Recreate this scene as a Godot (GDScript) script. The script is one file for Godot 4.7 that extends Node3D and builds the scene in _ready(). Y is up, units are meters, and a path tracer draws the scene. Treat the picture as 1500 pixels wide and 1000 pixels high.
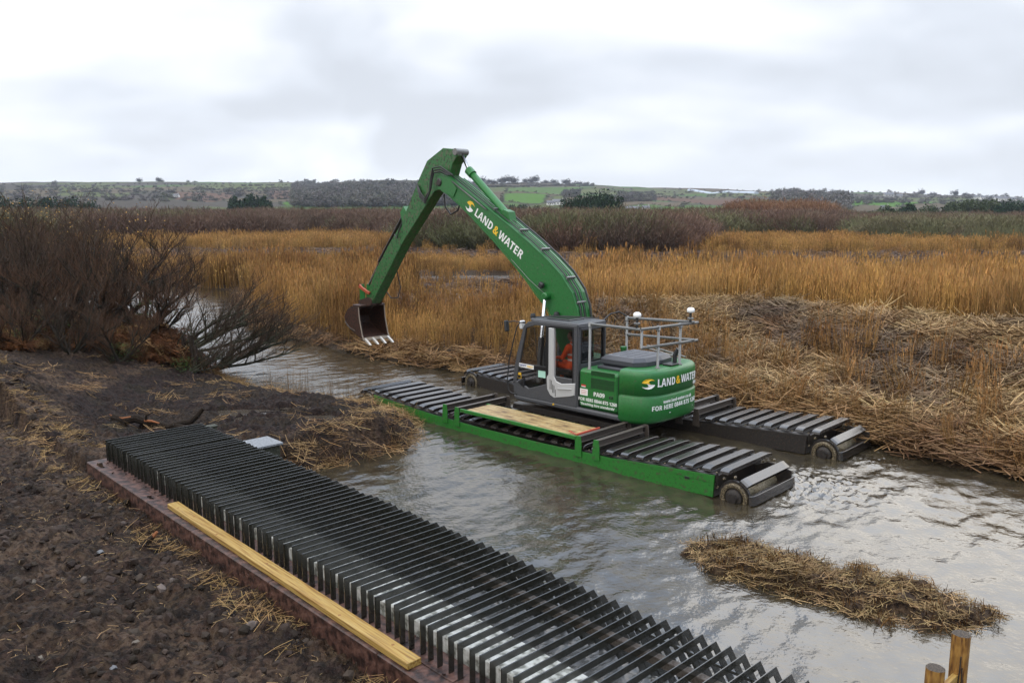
extends Node3D
# Amphibious excavator dredging a reed-bed river, seen from the bank above an intake screen.

const EYE := 5.4
const FOCAL := 1200.0
const HORIZON := 318.0
const SCREEN_O := Vector3(-7.584, 0, -14.77)
const SCREEN_D := Vector3(0.693, 0, 0.721)
const SCREEN_N := Vector3(0.721, 0, -0.693)
const MACHINE_O := Vector3(2.04, 0, -21.2)

var rng := RandomNumberGenerator.new()
var M := {}
var used := {}
var n1 := FastNoiseLite.new()
var n2 := FastNoiseLite.new()
var n3 := FastNoiseLite.new()

# ---------------------------------------------------------------- mesh helper
class MB:
	var st := SurfaceTool.new()
	func _init() -> void:
		st.begin(Mesh.PRIMITIVE_TRIANGLES)
		st.set_smooth_group(-1)
		st.set_color(Color.WHITE)
	func col(c: Color) -> MB:
		st.set_color(c)
		return self
	func soft(on: bool) -> MB:
		st.set_smooth_group(0 if on else -1)
		return self
	func tri(a: Vector3, b: Vector3, c: Vector3) -> void:
		st.add_vertex(a); st.add_vertex(b); st.add_vertex(c)
	func quad(a: Vector3, b: Vector3, c: Vector3, d: Vector3) -> void:
		tri(a, b, c); tri(a, c, d)
	func box(c: Vector3, s: Vector3, ch := 0.01, b := Basis()) -> MB:
		var h := s * 0.5
		ch = minf(ch, minf(h.x, minf(h.y, h.z)) * 0.9)
		var X := {}
		for sx in [-1, 1]:
			for sy in [-1, 1]:
				for sz in [-1, 1]:
					var k := Vector3i(sx, sy, sz)
					var f := Vector3(sx * h.x, sy * h.y, sz * h.z)
					X[k] = [c + b * (f - Vector3(0, sy * ch, sz * ch)), c + b * (f - Vector3(sx * ch, 0, sz * ch)), c + b * (f - Vector3(sx * ch, sy * ch, 0))]
					tri(X[k][0], X[k][1], X[k][2])
		for s0 in [-1, 1]:
			quad(X[Vector3i(s0, -1, -1)][0], X[Vector3i(s0, 1, -1)][0], X[Vector3i(s0, 1, 1)][0], X[Vector3i(s0, -1, 1)][0])
			quad(X[Vector3i(-1, s0, -1)][1], X[Vector3i(1, s0, -1)][1], X[Vector3i(1, s0, 1)][1], X[Vector3i(-1, s0, 1)][1])
			quad(X[Vector3i(-1, -1, s0)][2], X[Vector3i(1, -1, s0)][2], X[Vector3i(1, 1, s0)][2], X[Vector3i(-1, 1, s0)][2])
			for s1 in [-1, 1]:
				var p := Vector3i(s0, s1, -1); var q := Vector3i(s0, s1, 1)
				quad(X[p][0], X[p][1], X[q][1], X[q][0])
				p = Vector3i(s0, -1, s1); q = Vector3i(s0, 1, s1)
				quad(X[p][0], X[p][2], X[q][2], X[q][0])
				p = Vector3i(-1, s0, s1); q = Vector3i(1, s0, s1)
				quad(X[p][1], X[p][2], X[q][2], X[q][1])
		return self
	static func inset(poly: Array, d: float) -> Array:
		var n := poly.size()
		var area := 0.0
		for i in n:
			area += (poly[i] as Vector2).cross(poly[(i + 1) % n])
		var sg := 1.0 if area > 0 else -1.0
		var out := []
		for i in n:
			var a: Vector2 = poly[(i + n - 1) % n]; var b: Vector2 = poly[i]; var c: Vector2 = poly[(i + 1) % n]
			var e0 := (b - a).normalized(); var e1 := (c - b).normalized()
			var m0 := Vector2(-e0.y, e0.x) * sg; var m1 := Vector2(-e1.y, e1.x) * sg
			var m := (m0 + m1)
			var k := m.dot(m0)
			out.append(b + m * (d / maxf(k, 0.5)))
		return out
	# polygon in x,y extruded along z from z0 to z1 (chamfered rims)
	func prism(poly: Array, z0: float, z1: float, ch := 0.01, t := Transform3D()) -> MB:
		var n := poly.size()
		var inn := inset(poly, ch) if ch > 0 else poly
		var rings := [[inn, z0], [poly, z0 + ch * signf(z1 - z0)], [poly, z1 - ch * signf(z1 - z0)], [inn, z1]]
		for r in 3:
			for i in n:
				var j := (i + 1) % n
				var a: Vector2 = rings[r][0][i]; var b: Vector2 = rings[r][0][j]
				var c: Vector2 = rings[r + 1][0][j]; var d: Vector2 = rings[r + 1][0][i]
				quad(t * Vector3(a.x, a.y, rings[r][1]), t * Vector3(b.x, b.y, rings[r][1]), t * Vector3(c.x, c.y, rings[r + 1][1]), t * Vector3(d.x, d.y, rings[r + 1][1]))
		var idx := Geometry2D.triangulate_polygon(PackedVector2Array(inn))
		for k in range(0, idx.size(), 3):
			for zz in [z0, z1]:
				var a: Vector2 = inn[idx[k]]; var b: Vector2 = inn[idx[k + 1]]; var c: Vector2 = inn[idx[k + 2]]
				tri(t * Vector3(a.x, a.y, zz), t * Vector3(b.x, b.y, zz), t * Vector3(c.x, c.y, zz))
		return self
	func tube(pts: Array, r0: float, r1 := -1.0, sides := 8, caps := true) -> MB:
		if r1 < 0: r1 = r0
		var prev := []
		var n := pts.size()
		var up := Vector3.UP
		for i in n:
			var d: Vector3 = ((pts[mini(i + 1, n - 1)] as Vector3) - (pts[maxi(i - 1, 0)] as Vector3)).normalized()
			if absf(d.dot(up)) > 0.95: up = Vector3.RIGHT if absf(d.x) < 0.9 else Vector3.BACK
			var u := up.cross(d).normalized(); var v := d.cross(u)
			up = v
			var r := lerpf(r0, r1, float(i) / (n - 1))
			var ring := []
			for k in sides:
				var a := TAU * k / sides
				ring.append((pts[i] as Vector3) + (u * cos(a) + v * sin(a)) * r)
			if prev:
				for k in sides:
					quad(prev[k], prev[(k + 1) % sides], ring[(k + 1) % sides], ring[k])
			if caps and (i == 0 or i == n - 1):
				for k in range(1, sides - 1):
					tri(ring[0], ring[k], ring[k + 1])
			prev = ring
		return self
	# profile of (radius, height) turned round the axis of t (its y)
	func lathe(prof: Array, sides := 20, t := Transform3D()) -> MB:
		for i in prof.size() - 1:
			for k in sides:
				var a0 := TAU * k / sides; var a1 := TAU * (k + 1) / sides
				var p: Vector2 = prof[i]; var q: Vector2 = prof[i + 1]
				var A := t * Vector3(p.x * cos(a0), p.y, p.x * sin(a0)); var B := t * Vector3(p.x * cos(a1), p.y, p.x * sin(a1))
				var C := t * Vector3(q.x * cos(a1), q.y, q.x * sin(a1)); var D := t * Vector3(q.x * cos(a0), q.y, q.x * sin(a0))
				if p.x < 1e-5: tri(A, C, D)
				elif q.x < 1e-5: tri(A, B, C)
				else: quad(A, B, C, D)
		return self
	func mesh() -> ArrayMesh:
		st.generate_normals()
		return st.commit()

func numbered(called: String) -> String:
	var k: int = used.get(called, 0)
	used[called] = k + 1
	return called if k == 0 else "%s_%03d" % [called, k]

func part(called: String, b, m: Material, parent: Node = self) -> MeshInstance3D:
	var o := MeshInstance3D.new()
	o.name = called
	o.mesh = b.mesh() if b is MB else b
	o.material_override = m
	parent.add_child(o, true)
	return o

func thing(called: String, label: String, category: String, at := Vector3.ZERO, turn := 0.0, group := "") -> Node3D:
	var o := Node3D.new()
	o.name = numbered(called)
	add_child(o)
	o.position = at
	o.rotation.y = turn
	tag(o, label, category, group)
	return o

func tag(o: Node, label: String, category := "", group := "", kind := "") -> void:
	o.set_meta("label", label)
	if category: o.set_meta("category", category)
	if group: o.set_meta("group", group)
	if kind: o.set_meta("kind", kind)

func struct(called: String, mesh: Mesh, m: Material, label := "") -> MeshInstance3D:
	var o := MeshInstance3D.new()
	o.name = numbered(called)
	o.mesh = mesh
	o.material_override = m
	add_child(o)
	o.set_meta("kind", "structure")
	if label: o.set_meta("label", label)
	return o

func stuff(called: String, label: String, mesh: Mesh, m: Material, xf: Array, cols: Array) -> MultiMeshInstance3D:
	var mm := MultiMesh.new()
	mm.transform_format = MultiMesh.TRANSFORM_3D
	mm.use_colors = true
	mm.mesh = mesh
	mm.instance_count = xf.size()
	for i in xf.size():
		mm.set_instance_transform(i, xf[i])
		mm.set_instance_color(i, cols[i])
	var o := MultiMeshInstance3D.new()
	o.name = numbered(called)
	o.multimesh = mm
	o.material_override = m
	add_child(o)
	tag(o, label, called.split("_")[-1], "", "stuff")
	return o

# ---------------------------------------------------------------- materials
func lin(r: float, g: float, b: float) -> Color:
	return Color(r, g, b).linear_to_srgb()

func mat(called: String, c: Color, rough := 0.6, metal := 0.0, spec := 0.5) -> StandardMaterial3D:
	var m := StandardMaterial3D.new()
	m.resource_name = called
	m.albedo_color = c
	m.roughness = rough
	m.metallic = metal
	m.metallic_specular = spec
	M[called] = m
	return m

func ramp(cs: Array, offs: Array) -> Gradient:
	var g := Gradient.new()
	g.offsets = PackedFloat32Array(offs)
	var pc := PackedColorArray()
	for c in cs: pc.append(c)
	g.colors = pc
	return g

func ntex(sd: int, freq: float, g: Gradient = null, size := 512, oct := 5, kind := FastNoiseLite.TYPE_SIMPLEX_SMOOTH) -> NoiseTexture2D:
	var t := NoiseTexture2D.new()
	var n := FastNoiseLite.new()
	n.seed = sd
	n.noise_type = kind
	n.frequency = freq
	n.fractal_octaves = oct
	t.noise = n
	t.width = size
	t.height = size
	t.seamless = true
	if g: t.color_ramp = g
	return t

func nbump(sd: int, freq: float, strength := 4.0, size := 512, oct := 5) -> NoiseTexture2D:
	var t := ntex(sd, freq, null, size, oct)
	t.as_normal_map = true
	t.bump_strength = strength
	return t

# grain: a colour texture (multiplied with the albedo) and a normal map, both triplanar
func grain(m: StandardMaterial3D, tex: Texture2D, bump: Texture2D, scale: Vector3, strength := 1.0, world := false) -> StandardMaterial3D:
	m.uv1_triplanar = true
	m.uv1_world_triplanar = world
	m.uv1_scale = scale
	if tex: m.albedo_texture = tex
	if bump:
		m.normal_enabled = true
		m.normal_texture = bump
		m.normal_scale = strength
	return m

# splashes and dried mud over the paint: a second colour whose alpha says where it clings
func muddy(called: String, c: Color, cover: float, sd: int, freq := 0.012) -> void:
	var m: StandardMaterial3D = M[called]
	var c0 := Color(c.r, c.g, c.b, 0.0)
	m.detail_enabled = true
	m.detail_blend_mode = BaseMaterial3D.BLEND_MODE_MIX
	m.detail_albedo = ntex(sd, freq, ramp([Color(c.r, c.g, c.b, 0.85), Color(c.r, c.g, c.b, 0.6), Color(c.r, c.g, c.b, 0.12), c0, c0], [0.0, cover, cover + 0.07, cover + 0.16, 1.0]), 1024, 8)

func make_materials() -> void:
	var W := Color.WHITE
	var dirt := ntex(5, 0.018, ramp([Color(0.72, 0.70, 0.64), Color(0.93, 0.93, 0.91), W, W], [0.0, 0.30, 0.42, 1.0]), 1024, 7)
	var fine := nbump(8, 0.05, 2.0)
	grain(mat("green_paint", lin(0.012, 0.122, 0.022), 0.40), dirt, nbump(9, 0.01, 0.6), Vector3.ONE * 0.7, 0.25)
	var mud := ntex(6, 0.016, ramp([Color(0.62, 0.36, 0.30), Color(0.80, 0.62, 0.58), Color(0.96, 0.95, 0.94), W, W], [0.12, 0.30, 0.40, 0.55, 1.0]), 1024, 8)
	grain(mat("arm_paint", lin(0.018, 0.112, 0.024), 0.48), mud, fine, Vector3.ONE * 0.55, 0.3)
	grain(mat("green_pontoon", lin(0.012, 0.135, 0.012), 0.5), dirt, fine, Vector3.ONE * 0.6, 0.4)
	grain(mat("dark_grey", lin(0.055, 0.056, 0.062), 0.5), dirt, fine, Vector3.ONE, 0.2)
	grain(mat("hood_plastic", lin(0.050, 0.052, 0.062), 0.42), dirt, fine, Vector3.ONE * 1.5, 0.3)
	mat("silver", lin(0.42, 0.42, 0.42), 0.42, 0.1)
	grain(mat("black_steel", lin(0.016, 0.014, 0.013), 0.42), ntex(12, 0.02, ramp([Color(0.75, 0.55, 0.42), W, W], [0, 0.5, 1]), 512), fine, Vector3.ONE * 1.2, 0.6)
	grain(mat("shoe_steel", lin(0.013, 0.012, 0.013), 0.20, 0.0, 0.7), ntex(13, 0.02, ramp([Color(0.62, 0.50, 0.40), Color(0.9, 0.88, 0.86), W], [0, 0.45, 1]), 512), fine, Vector3.ONE * 1.5, 0.5)
	grain(mat("beam_steel", lin(0.085, 0.075, 0.066), 0.55), ntex(14, 0.03, ramp([Color(0.55, 0.38, 0.28), Color(0.85, 0.8, 0.76), W], [0, 0.45, 1]), 512), fine, Vector3.ONE * 1.6, 0.7)
	mat("rubber", lin(0.018, 0.018, 0.019), 0.55)
	mat("trim_black", lin(0.010, 0.010, 0.011), 0.35)
	mat("chrome", lin(0.55, 0.55, 0.56), 0.15, 1.0)
	grain(mat("galvanised", lin(0.24, 0.245, 0.245), 0.45, 0.35), ntex(15, 0.04, ramp([Color(0.65, 0.63, 0.6), W], [0.2, 0.8])), fine, Vector3.ONE * 2.0, 0.2)
	grain(mat("beige_drum", lin(0.27, 0.225, 0.14), 0.5), ntex(16, 0.03, ramp([Color(0.10, 0.08, 0.06), Color(0.30, 0.24, 0.2), Color(0.9, 0.88, 0.85), W], [0.2, 0.46, 0.58, 1])), fine, Vector3.ONE * 2.0, 0.3)
	grain(mat("drum_paint", lin(0.40, 0.35, 0.24), 0.45), ntex(44, 0.02, ramp([Color(0.3, 0.24, 0.18), Color(0.85, 0.82, 0.8), W], [0.2, 0.42, 1])), fine, Vector3.ONE * 2.0, 0.3)
	grain(mat("bucket_steel", lin(0.060, 0.030, 0.018), 0.55), ntex(17, 0.015, ramp([Color(0.35, 0.3, 0.28), Color(0.8, 0.7, 0.65), Color(1.0, 0.8, 0.62)], [0.15, 0.5, 0.9])), fine, Vector3.ONE * 1.3, 0.8)
	mat("tooth_steel", lin(0.42, 0.39, 0.35), 0.45, 0.2)
	mat("orange_link", lin(0.30, 0.05, 0.016), 0.55)
	mat("white_print", lin(0.72, 0.72, 0.70), 0.5)
	mat("yellow_print", lin(0.72, 0.44, 0.02), 0.5)
	mat("white_plastic", lin(0.75, 0.75, 0.74), 0.35)
	mat("mint_sticker", lin(0.36, 0.60, 0.50), 0.6)
	mat("red_paint", lin(0.42, 0.06, 0.03), 0.6)
	mat("sticker_yellow", lin(0.62, 0.36, 0.02), 0.5)
	var gl := mat("glass", Color(0.03, 0.045, 0.045, 0.24), 0.03)
	gl.transparency = BaseMaterial3D.TRANSPARENCY_ALPHA
	var ply := ntex(18, 0.006, ramp([Color(0.55, 0.48, 0.4), Color(0.85, 0.8, 0.72), W], [0.1, 0.4, 0.8]), 512, 6)
	grain(mat("plywood", lin(0.40, 0.29, 0.13), 0.55), ply, fine, Vector3(0.5, 0.5, 1.6), 0.3)
	# the long new timber: grain stretched along its x
	grain(mat("new_timber", lin(0.35, 0.235, 0.070), 0.6), ntex(19, 0.012, ramp([Color(0.74, 0.64, 0.46), Color(0.92, 0.87, 0.76), W], [0.15, 0.4, 0.75]), 512, 4), nbump(20, 0.02, 2.0), Vector3(0.15, 4.0, 4.0), 0.4)
	grain(mat("post_wood", lin(0.30, 0.16, 0.035), 0.6), ntex(21, 0.012, ramp([Color(0.45, 0.36, 0.28), Color(0.8, 0.74, 0.66), W], [0.15, 0.40, 0.75]), 512, 5), nbump(22, 0.02, 4.0), Vector3(5.0, 0.7, 5.0), 0.8)
	grain(mat("post_end", lin(0.16, 0.11, 0.07), 0.8), ntex(23, 0.03), fine, Vector3.ONE * 4.0, 0.6)
	grain(mat("kerb_steel", lin(0.105, 0.058, 0.045), 0.5), ntex(24, 0.012, ramp([Color(0.35, 0.28, 0.26), Color(0.75, 0.68, 0.66), Color(1.0, 0.95, 0.92)], [0.2, 0.5, 0.85]), 512, 6), nbump(25, 0.03, 4.0), Vector3.ONE * 0.9, 0.6)
	grain(mat("bar_steel", lin(0.032, 0.031, 0.028), 0.20, 0.0, 0.7), ntex(26, 0.03, ramp([Color(0.42, 0.43, 0.34), Color(0.60, 0.60, 0.55), Color(0.85, 0.85, 0.83), W], [0.25, 0.50, 0.68, 0.9]), 512, 5), null, Vector3(1.7, 2.2, 1.7), 0.5, true)
	grain(mat("wet_concrete", lin(0.50, 0.50, 0.48), 0.45), ntex(27, 0.012, ramp([Color(0.45, 0.45, 0.42), Color(0.85, 0.85, 0.83), W], [0.2, 0.5, 0.8]), 512, 6), fine, Vector3.ONE * 1.2, 0.5)
	grain(mat("cap_concrete", lin(0.22, 0.23, 0.245), 0.4), ntex(28, 0.02, ramp([Color(0.7, 0.7, 0.7), W], [0.2, 0.8])), fine, Vector3.ONE * 1.5, 0.3)
	grain(mat("mossy_concrete", lin(0.050, 0.052, 0.032), 0.7), ntex(29, 0.02, ramp([Color(0.4, 0.42, 0.3), W], [0.2, 0.8])), fine, Vector3.ONE * 1.5, 0.8)
	mat("foam_white", lin(0.62, 0.63, 0.62), 0.7)
	mat("foil_white", lin(0.5, 0.5, 0.5), 0.5)
	muddy("green_paint", lin(0.085, 0.085, 0.055), 0.17, 60, 0.010)
	muddy("arm_paint", lin(0.085, 0.070, 0.045), 0.30, 61, 0.010)
	muddy("green_pontoon", lin(0.055, 0.044, 0.026), 0.27, 62, 0.012)
	muddy("shoe_steel", lin(0.060, 0.040, 0.024), 0.34, 63, 0.016)
	muddy("black_steel", lin(0.050, 0.034, 0.022), 0.30, 64, 0.014)
	muddy("dark_grey", lin(0.10, 0.085, 0.065), 0.18, 65, 0.012)
	muddy("plywood", lin(0.12, 0.085, 0.050), 0.28, 66, 0.014)
	muddy("new_timber", lin(0.16, 0.10, 0.045), 0.22, 67, 0.014)
	muddy("bar_steel", lin(0.050, 0.046, 0.030), 0.30, 68, 0.02)
	# ground
	var g := grain(mat("soil", lin(1, 1, 1), 0.66), ntex(31, 0.014, ramp([Color(0.38, 0.34, 0.32), Color(0.70, 0.66, 0.64), Color(0.90, 0.88, 0.86), W], [0.25, 0.45, 0.58, 0.8]), 1024, 8), nbump(32, 0.03, 14.0, 1024, 7), Vector3.ONE * 0.6, 1.6, true)
	g.vertex_color_use_as_albedo = true
	for a in [["reed", 0.7], ["straw", 0.65], ["twig", 0.75], ["leaf", 0.6], ["grit", 0.7], ["bark", 0.8]]:
		var m := mat(a[0], lin(1, 1, 1), a[1])
		m.vertex_color_use_as_albedo = true
		m.metallic_specular = 0.18
	g.metallic_specular = 0.25
	grain(M["bark"], ntex(33, 0.02, ramp([Color(0.45, 0.42, 0.4), W], [0.2, 0.8])), nbump(34, 0.04, 5.0), Vector3.ONE * 2.5, 0.8)
	grain(mat("twig_bark", lin(0.036, 0.027, 0.021), 0.85, 0.0, 0.2), ntex(35, 0.02, ramp([Color(0.5, 0.48, 0.45), W], [0.2, 0.8])), nbump(36, 0.04, 5.0), Vector3.ONE * 2.5, 0.8)
	mat("torn_wood", lin(0.22, 0.075, 0.022), 0.8)
	M["reed"].backlight_enabled = true
	M["reed"].backlight = Color(0.10, 0.08, 0.04)
	# muddy water, sky mirrored on its ripples
	var w := grain(mat("river_water", lin(0.046, 0.036, 0.021), 0.03, 0.0, 0.72), null, nbump(40, 0.012, 5.0, 1024, 4), Vector3(0.62, 0.62, 0.62), 0.62, true)
	w.albedo_texture = ntex(41, 0.006, ramp([Color(0.75, 0.75, 0.78), W], [0.2, 0.8]), 512, 4)
	var pw := grain(mat("puddle_water", lin(0.05, 0.04, 0.03), 0.03, 0.0, 0.72), null, nbump(42, 0.02, 1.0), Vector3.ONE * 0.5, 0.15, true)
	grain(mat("pool_water", lin(0.06, 0.05, 0.035), 0.05, 0.0, 0.72), null, nbump(45, 0.02, 8.0), Vector3.ONE * 0.4, 1.6, true)
	grain(mat("weir_water", lin(0.045, 0.043, 0.040), 0.12), null, nbump(43, 0.03, 6.0), Vector3.ONE * 1.5, 0.8)
	mat("knot", lin(0.20, 0.09, 0.02), 0.6)
	grain(mat("stone_grey", lin(0.10, 0.10, 0.105), 0.7), null, fine, Vector3.ONE * 3.0, 0.6)
	var h := mat("hill", lin(1, 1, 1), 0.95)
	h.metallic_specular = 0.2
	mat("house_white", lin(0.66, 0.65, 0.62), 0.8)
	mat("house_grey", lin(0.36, 0.35, 0.33), 0.8)
	mat("slate_roof", lin(0.10, 0.10, 0.11), 0.7)
	mat("tunnel_film", lin(0.36, 0.40, 0.46), 0.5)
	mat("window_dark", lin(0.03, 0.035, 0.04), 0.2)
	var p := mat("cloth", lin(1, 1, 1), 0.85)
	p.vertex_color_use_as_albedo = true
	mat("seat_cloth", lin(0.02, 0.02, 0.022), 0.85)

# ---------------------------------------------------------------- pixel helpers (photograph 1500 x 1000)
func ray(u: float, v: float) -> Vector3:
	var p := atan((500.0 - HORIZON) / FOCAL)
	var a := (u - 750.0) / FOCAL
	var b := (500.0 - v) / FOCAL
	return Vector3(a, b * cos(p) - sin(p), -(cos(p) + b * sin(p)))

func at_y(u: float, v: float, y: float) -> Vector3:
	var d := ray(u, v)
	return Vector3(0, EYE, 0) + d * ((y - EYE) / d.y)

func at_dist(u: float, v: float, dist: float) -> Vector3:
	var d := ray(u, v)
	return Vector3(0, EYE, 0) + d * (dist / -d.z)

func table(t: Array, x: float) -> float:
	if x <= t[0][0]: return t[0][1]
	for i in t.size() - 1:
		if x <= t[i + 1][0]:
			return lerpf(t[i][1], t[i + 1][1], (x - t[i][0]) / (t[i + 1][0] - t[i][0]))
	return t[-1][1]

# ---------------------------------------------------------------- river outline and terrain
const NEAR_BANK := [[-90, -68], [-60, -60], [-38, -52.5], [-29.5, -47], [-22.5, -41], [-17.3, -35.6], [-13.6, -31.3], [-10.9, -28.7], [-9.1, -26.6], [-8.2, -25.6], [-7.0, -24.9], [-5.6, -24.1], [-4.5, -23.6], [-3.75, -23.3], [-2.8, -22.0], [-2.2, -20.2], [-2.25, -19.2], [-2.74, -18.2], [-3.34, -17.75], [-4.3, -17.3], [-4.75, -16.4], [-5.2, -15.2], [-4.68, -14.75], [3.7, -6.0], [4.6, -5.3], [9, -4.3], [20, 2]]
const FAR_BANK := [[-90, -82], [-50, -73], [-30, -67], [-22.5, -62.5], [-20.2, -60.0], [-16.55, -49.4], [-13.45, -41.14], [-11.57, -38.41], [-10.07, -36.85], [-7.92, -34.26], [-6.34, -32.33], [-5.01, -31.21], [-3.37, -29.73], [-1.7, -28.64], [1.4, -26.2], [4.5, -23.55], [6.6, -21.3], [8.45, -18.95], [9.05, -18.12], [9.67, -17.24], [10.58, -16.31], [13, -13.8], [20, -8], [32, 2]]
const RIDGE := [[1.0, -31.0], [3.5, -32.6], [5.75, -34.3], [9.75, -35.0], [12.3, -32.3], [14.5, -28.6], [16.6, -26.3], [24, -19]]
const MID := [[-105, -48], [-80, -45], [-60, -38], [-55, -29], [-49, -22.5], [-41, -18], [-36, -14], [-31, -9], [-28, -6], [-24, -0.5], [-19, 4.2], [-16, 7], [-10, 11], [0, 25]]
const ISLAND := [[2.89, -12.77], [3.13, -11.8], [3.86, -11.32], [4.49, -10.75], [4.96, -10.35], [5.64, -10.16], [6.42, -10.28], [6.62, -10.62], [6.1, -11.25], [5.3, -11.9], [4.65, -12.25], [4.0, -12.65], [3.3, -13.0]]
const PUDDLES := [[-7.0, -21.42, 0.75, 0.34], [-5.81, -21.72, 0.45, 0.26], [-5.0, -20.74, 0.4, 0.3], [-7.0, -20.49, 0.14, 0.5], [-4.2, -20.44, 0.4, 0.22], [-6.45, -21.16, 0.4, 0.24]]
const GX0 := -72.0
const GZ0 := -122.0
const GC := 0.7
const GNX := 200
const GNZ := 182
var sdf_grid := PackedFloat32Array()
var island_poly := PackedVector2Array()

func pvec(a: Array) -> PackedVector2Array:
	var o := PackedVector2Array()
	for p in a: o.append(Vector2(p[0], p[1]))
	return o

func seg_dist(p: Vector2, line: PackedVector2Array, closed: bool) -> float:
	var best := 1e9
	var n := line.size()
	for i in (n if closed else n - 1):
		var a := line[i]
		var e := line[(i + 1) % n] - a
		var w := p - a
		best = minf(best, (w - e * clampf(w.dot(e) / e.length_squared(), 0, 1)).length_squared())
	return sqrt(best)

func build_sdf() -> void:
	var poly := pvec(NEAR_BANK)
	var far := pvec(FAR_BANK)
	far.reverse()
	poly.append_array(far)
	island_poly = pvec(ISLAND)
	sdf_grid.resize(GNX * GNZ)
	for j in GNZ:
		for i in GNX:
			var p := Vector2(GX0 + i * GC, GZ0 + j * GC)
			var d := seg_dist(p, poly, true)
			sdf_grid[j * GNX + i] = -d if Geometry2D.is_point_in_polygon(p, poly) else d

func shore(x: float, z: float) -> float:
	var fx := clampf((x - GX0) / GC, 0, GNX - 1.001)
	var fz := clampf((z - GZ0) / GC, 0, GNZ - 1.001)
	var i := int(fx)
	var j := int(fz)
	var a := fx - i
	var b := fz - j
	var k := j * GNX + i
	return lerpf(lerpf(sdf_grid[k], sdf_grid[k + 1], a), lerpf(sdf_grid[k + GNX], sdf_grid[k + GNX + 1], a), b)

func is_near(x: float, z: float) -> bool:
	return x < table(MID, z)

var ridge_line: PackedVector2Array
var zone_now := 0  # 0 water, 1 soil, 2 mud spit, 3 cut mat, 4 reed, 5 grey strip, 6 wet pool

func pool_at(x: float, z: float) -> float:
	# flooded strip among the far reeds
	var d := Vector2((x + 2.5) / 9.0, (z + 72.0) / 4.6).length()
	var e := Vector2((x - 66.0) / 12.0, (z + 88.0) / 4.0).length()
	return minf(d, e)

func far_zone(x: float, z: float, s: float) -> int:
	var w := n1.get_noise_2d(x * 0.6 + 50, z * 0.6) * 2.0
	if pool_at(x, z) + w * 0.12 < 1.0: return 6
	var r := -z
	var u := 750.0 + FOCAL * x / r
	if r > 60:
		if u < 820:
			if u > 545 and r < 69: return 5
			if r > 92 + w * 6 and r < 124 + w * 6: return 5
			return 4 if r > 110 or r < 64 else 7
		if r < 58 + w * 4: return 4
		if r < 113 + w * 7: return 5
		return 4
	if x > 1.5 - w * 0.4 and s < 16:
		var d := seg_dist(Vector2(x, z), ridge_line, false)
		# on the river side of the ridge, or on it
		if d < 2.2 + w * 0.5: return 3
		if s < 11.5 and z > -36 + (x - 9) * 0.2: return 3
		return 4
	if r > 41 and r < 62 and x > -7.5 + w and x < 4.5 + w * 1.5: return 5
	if s < 0.7 + w * 0.4: return 3
	return 4

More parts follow.
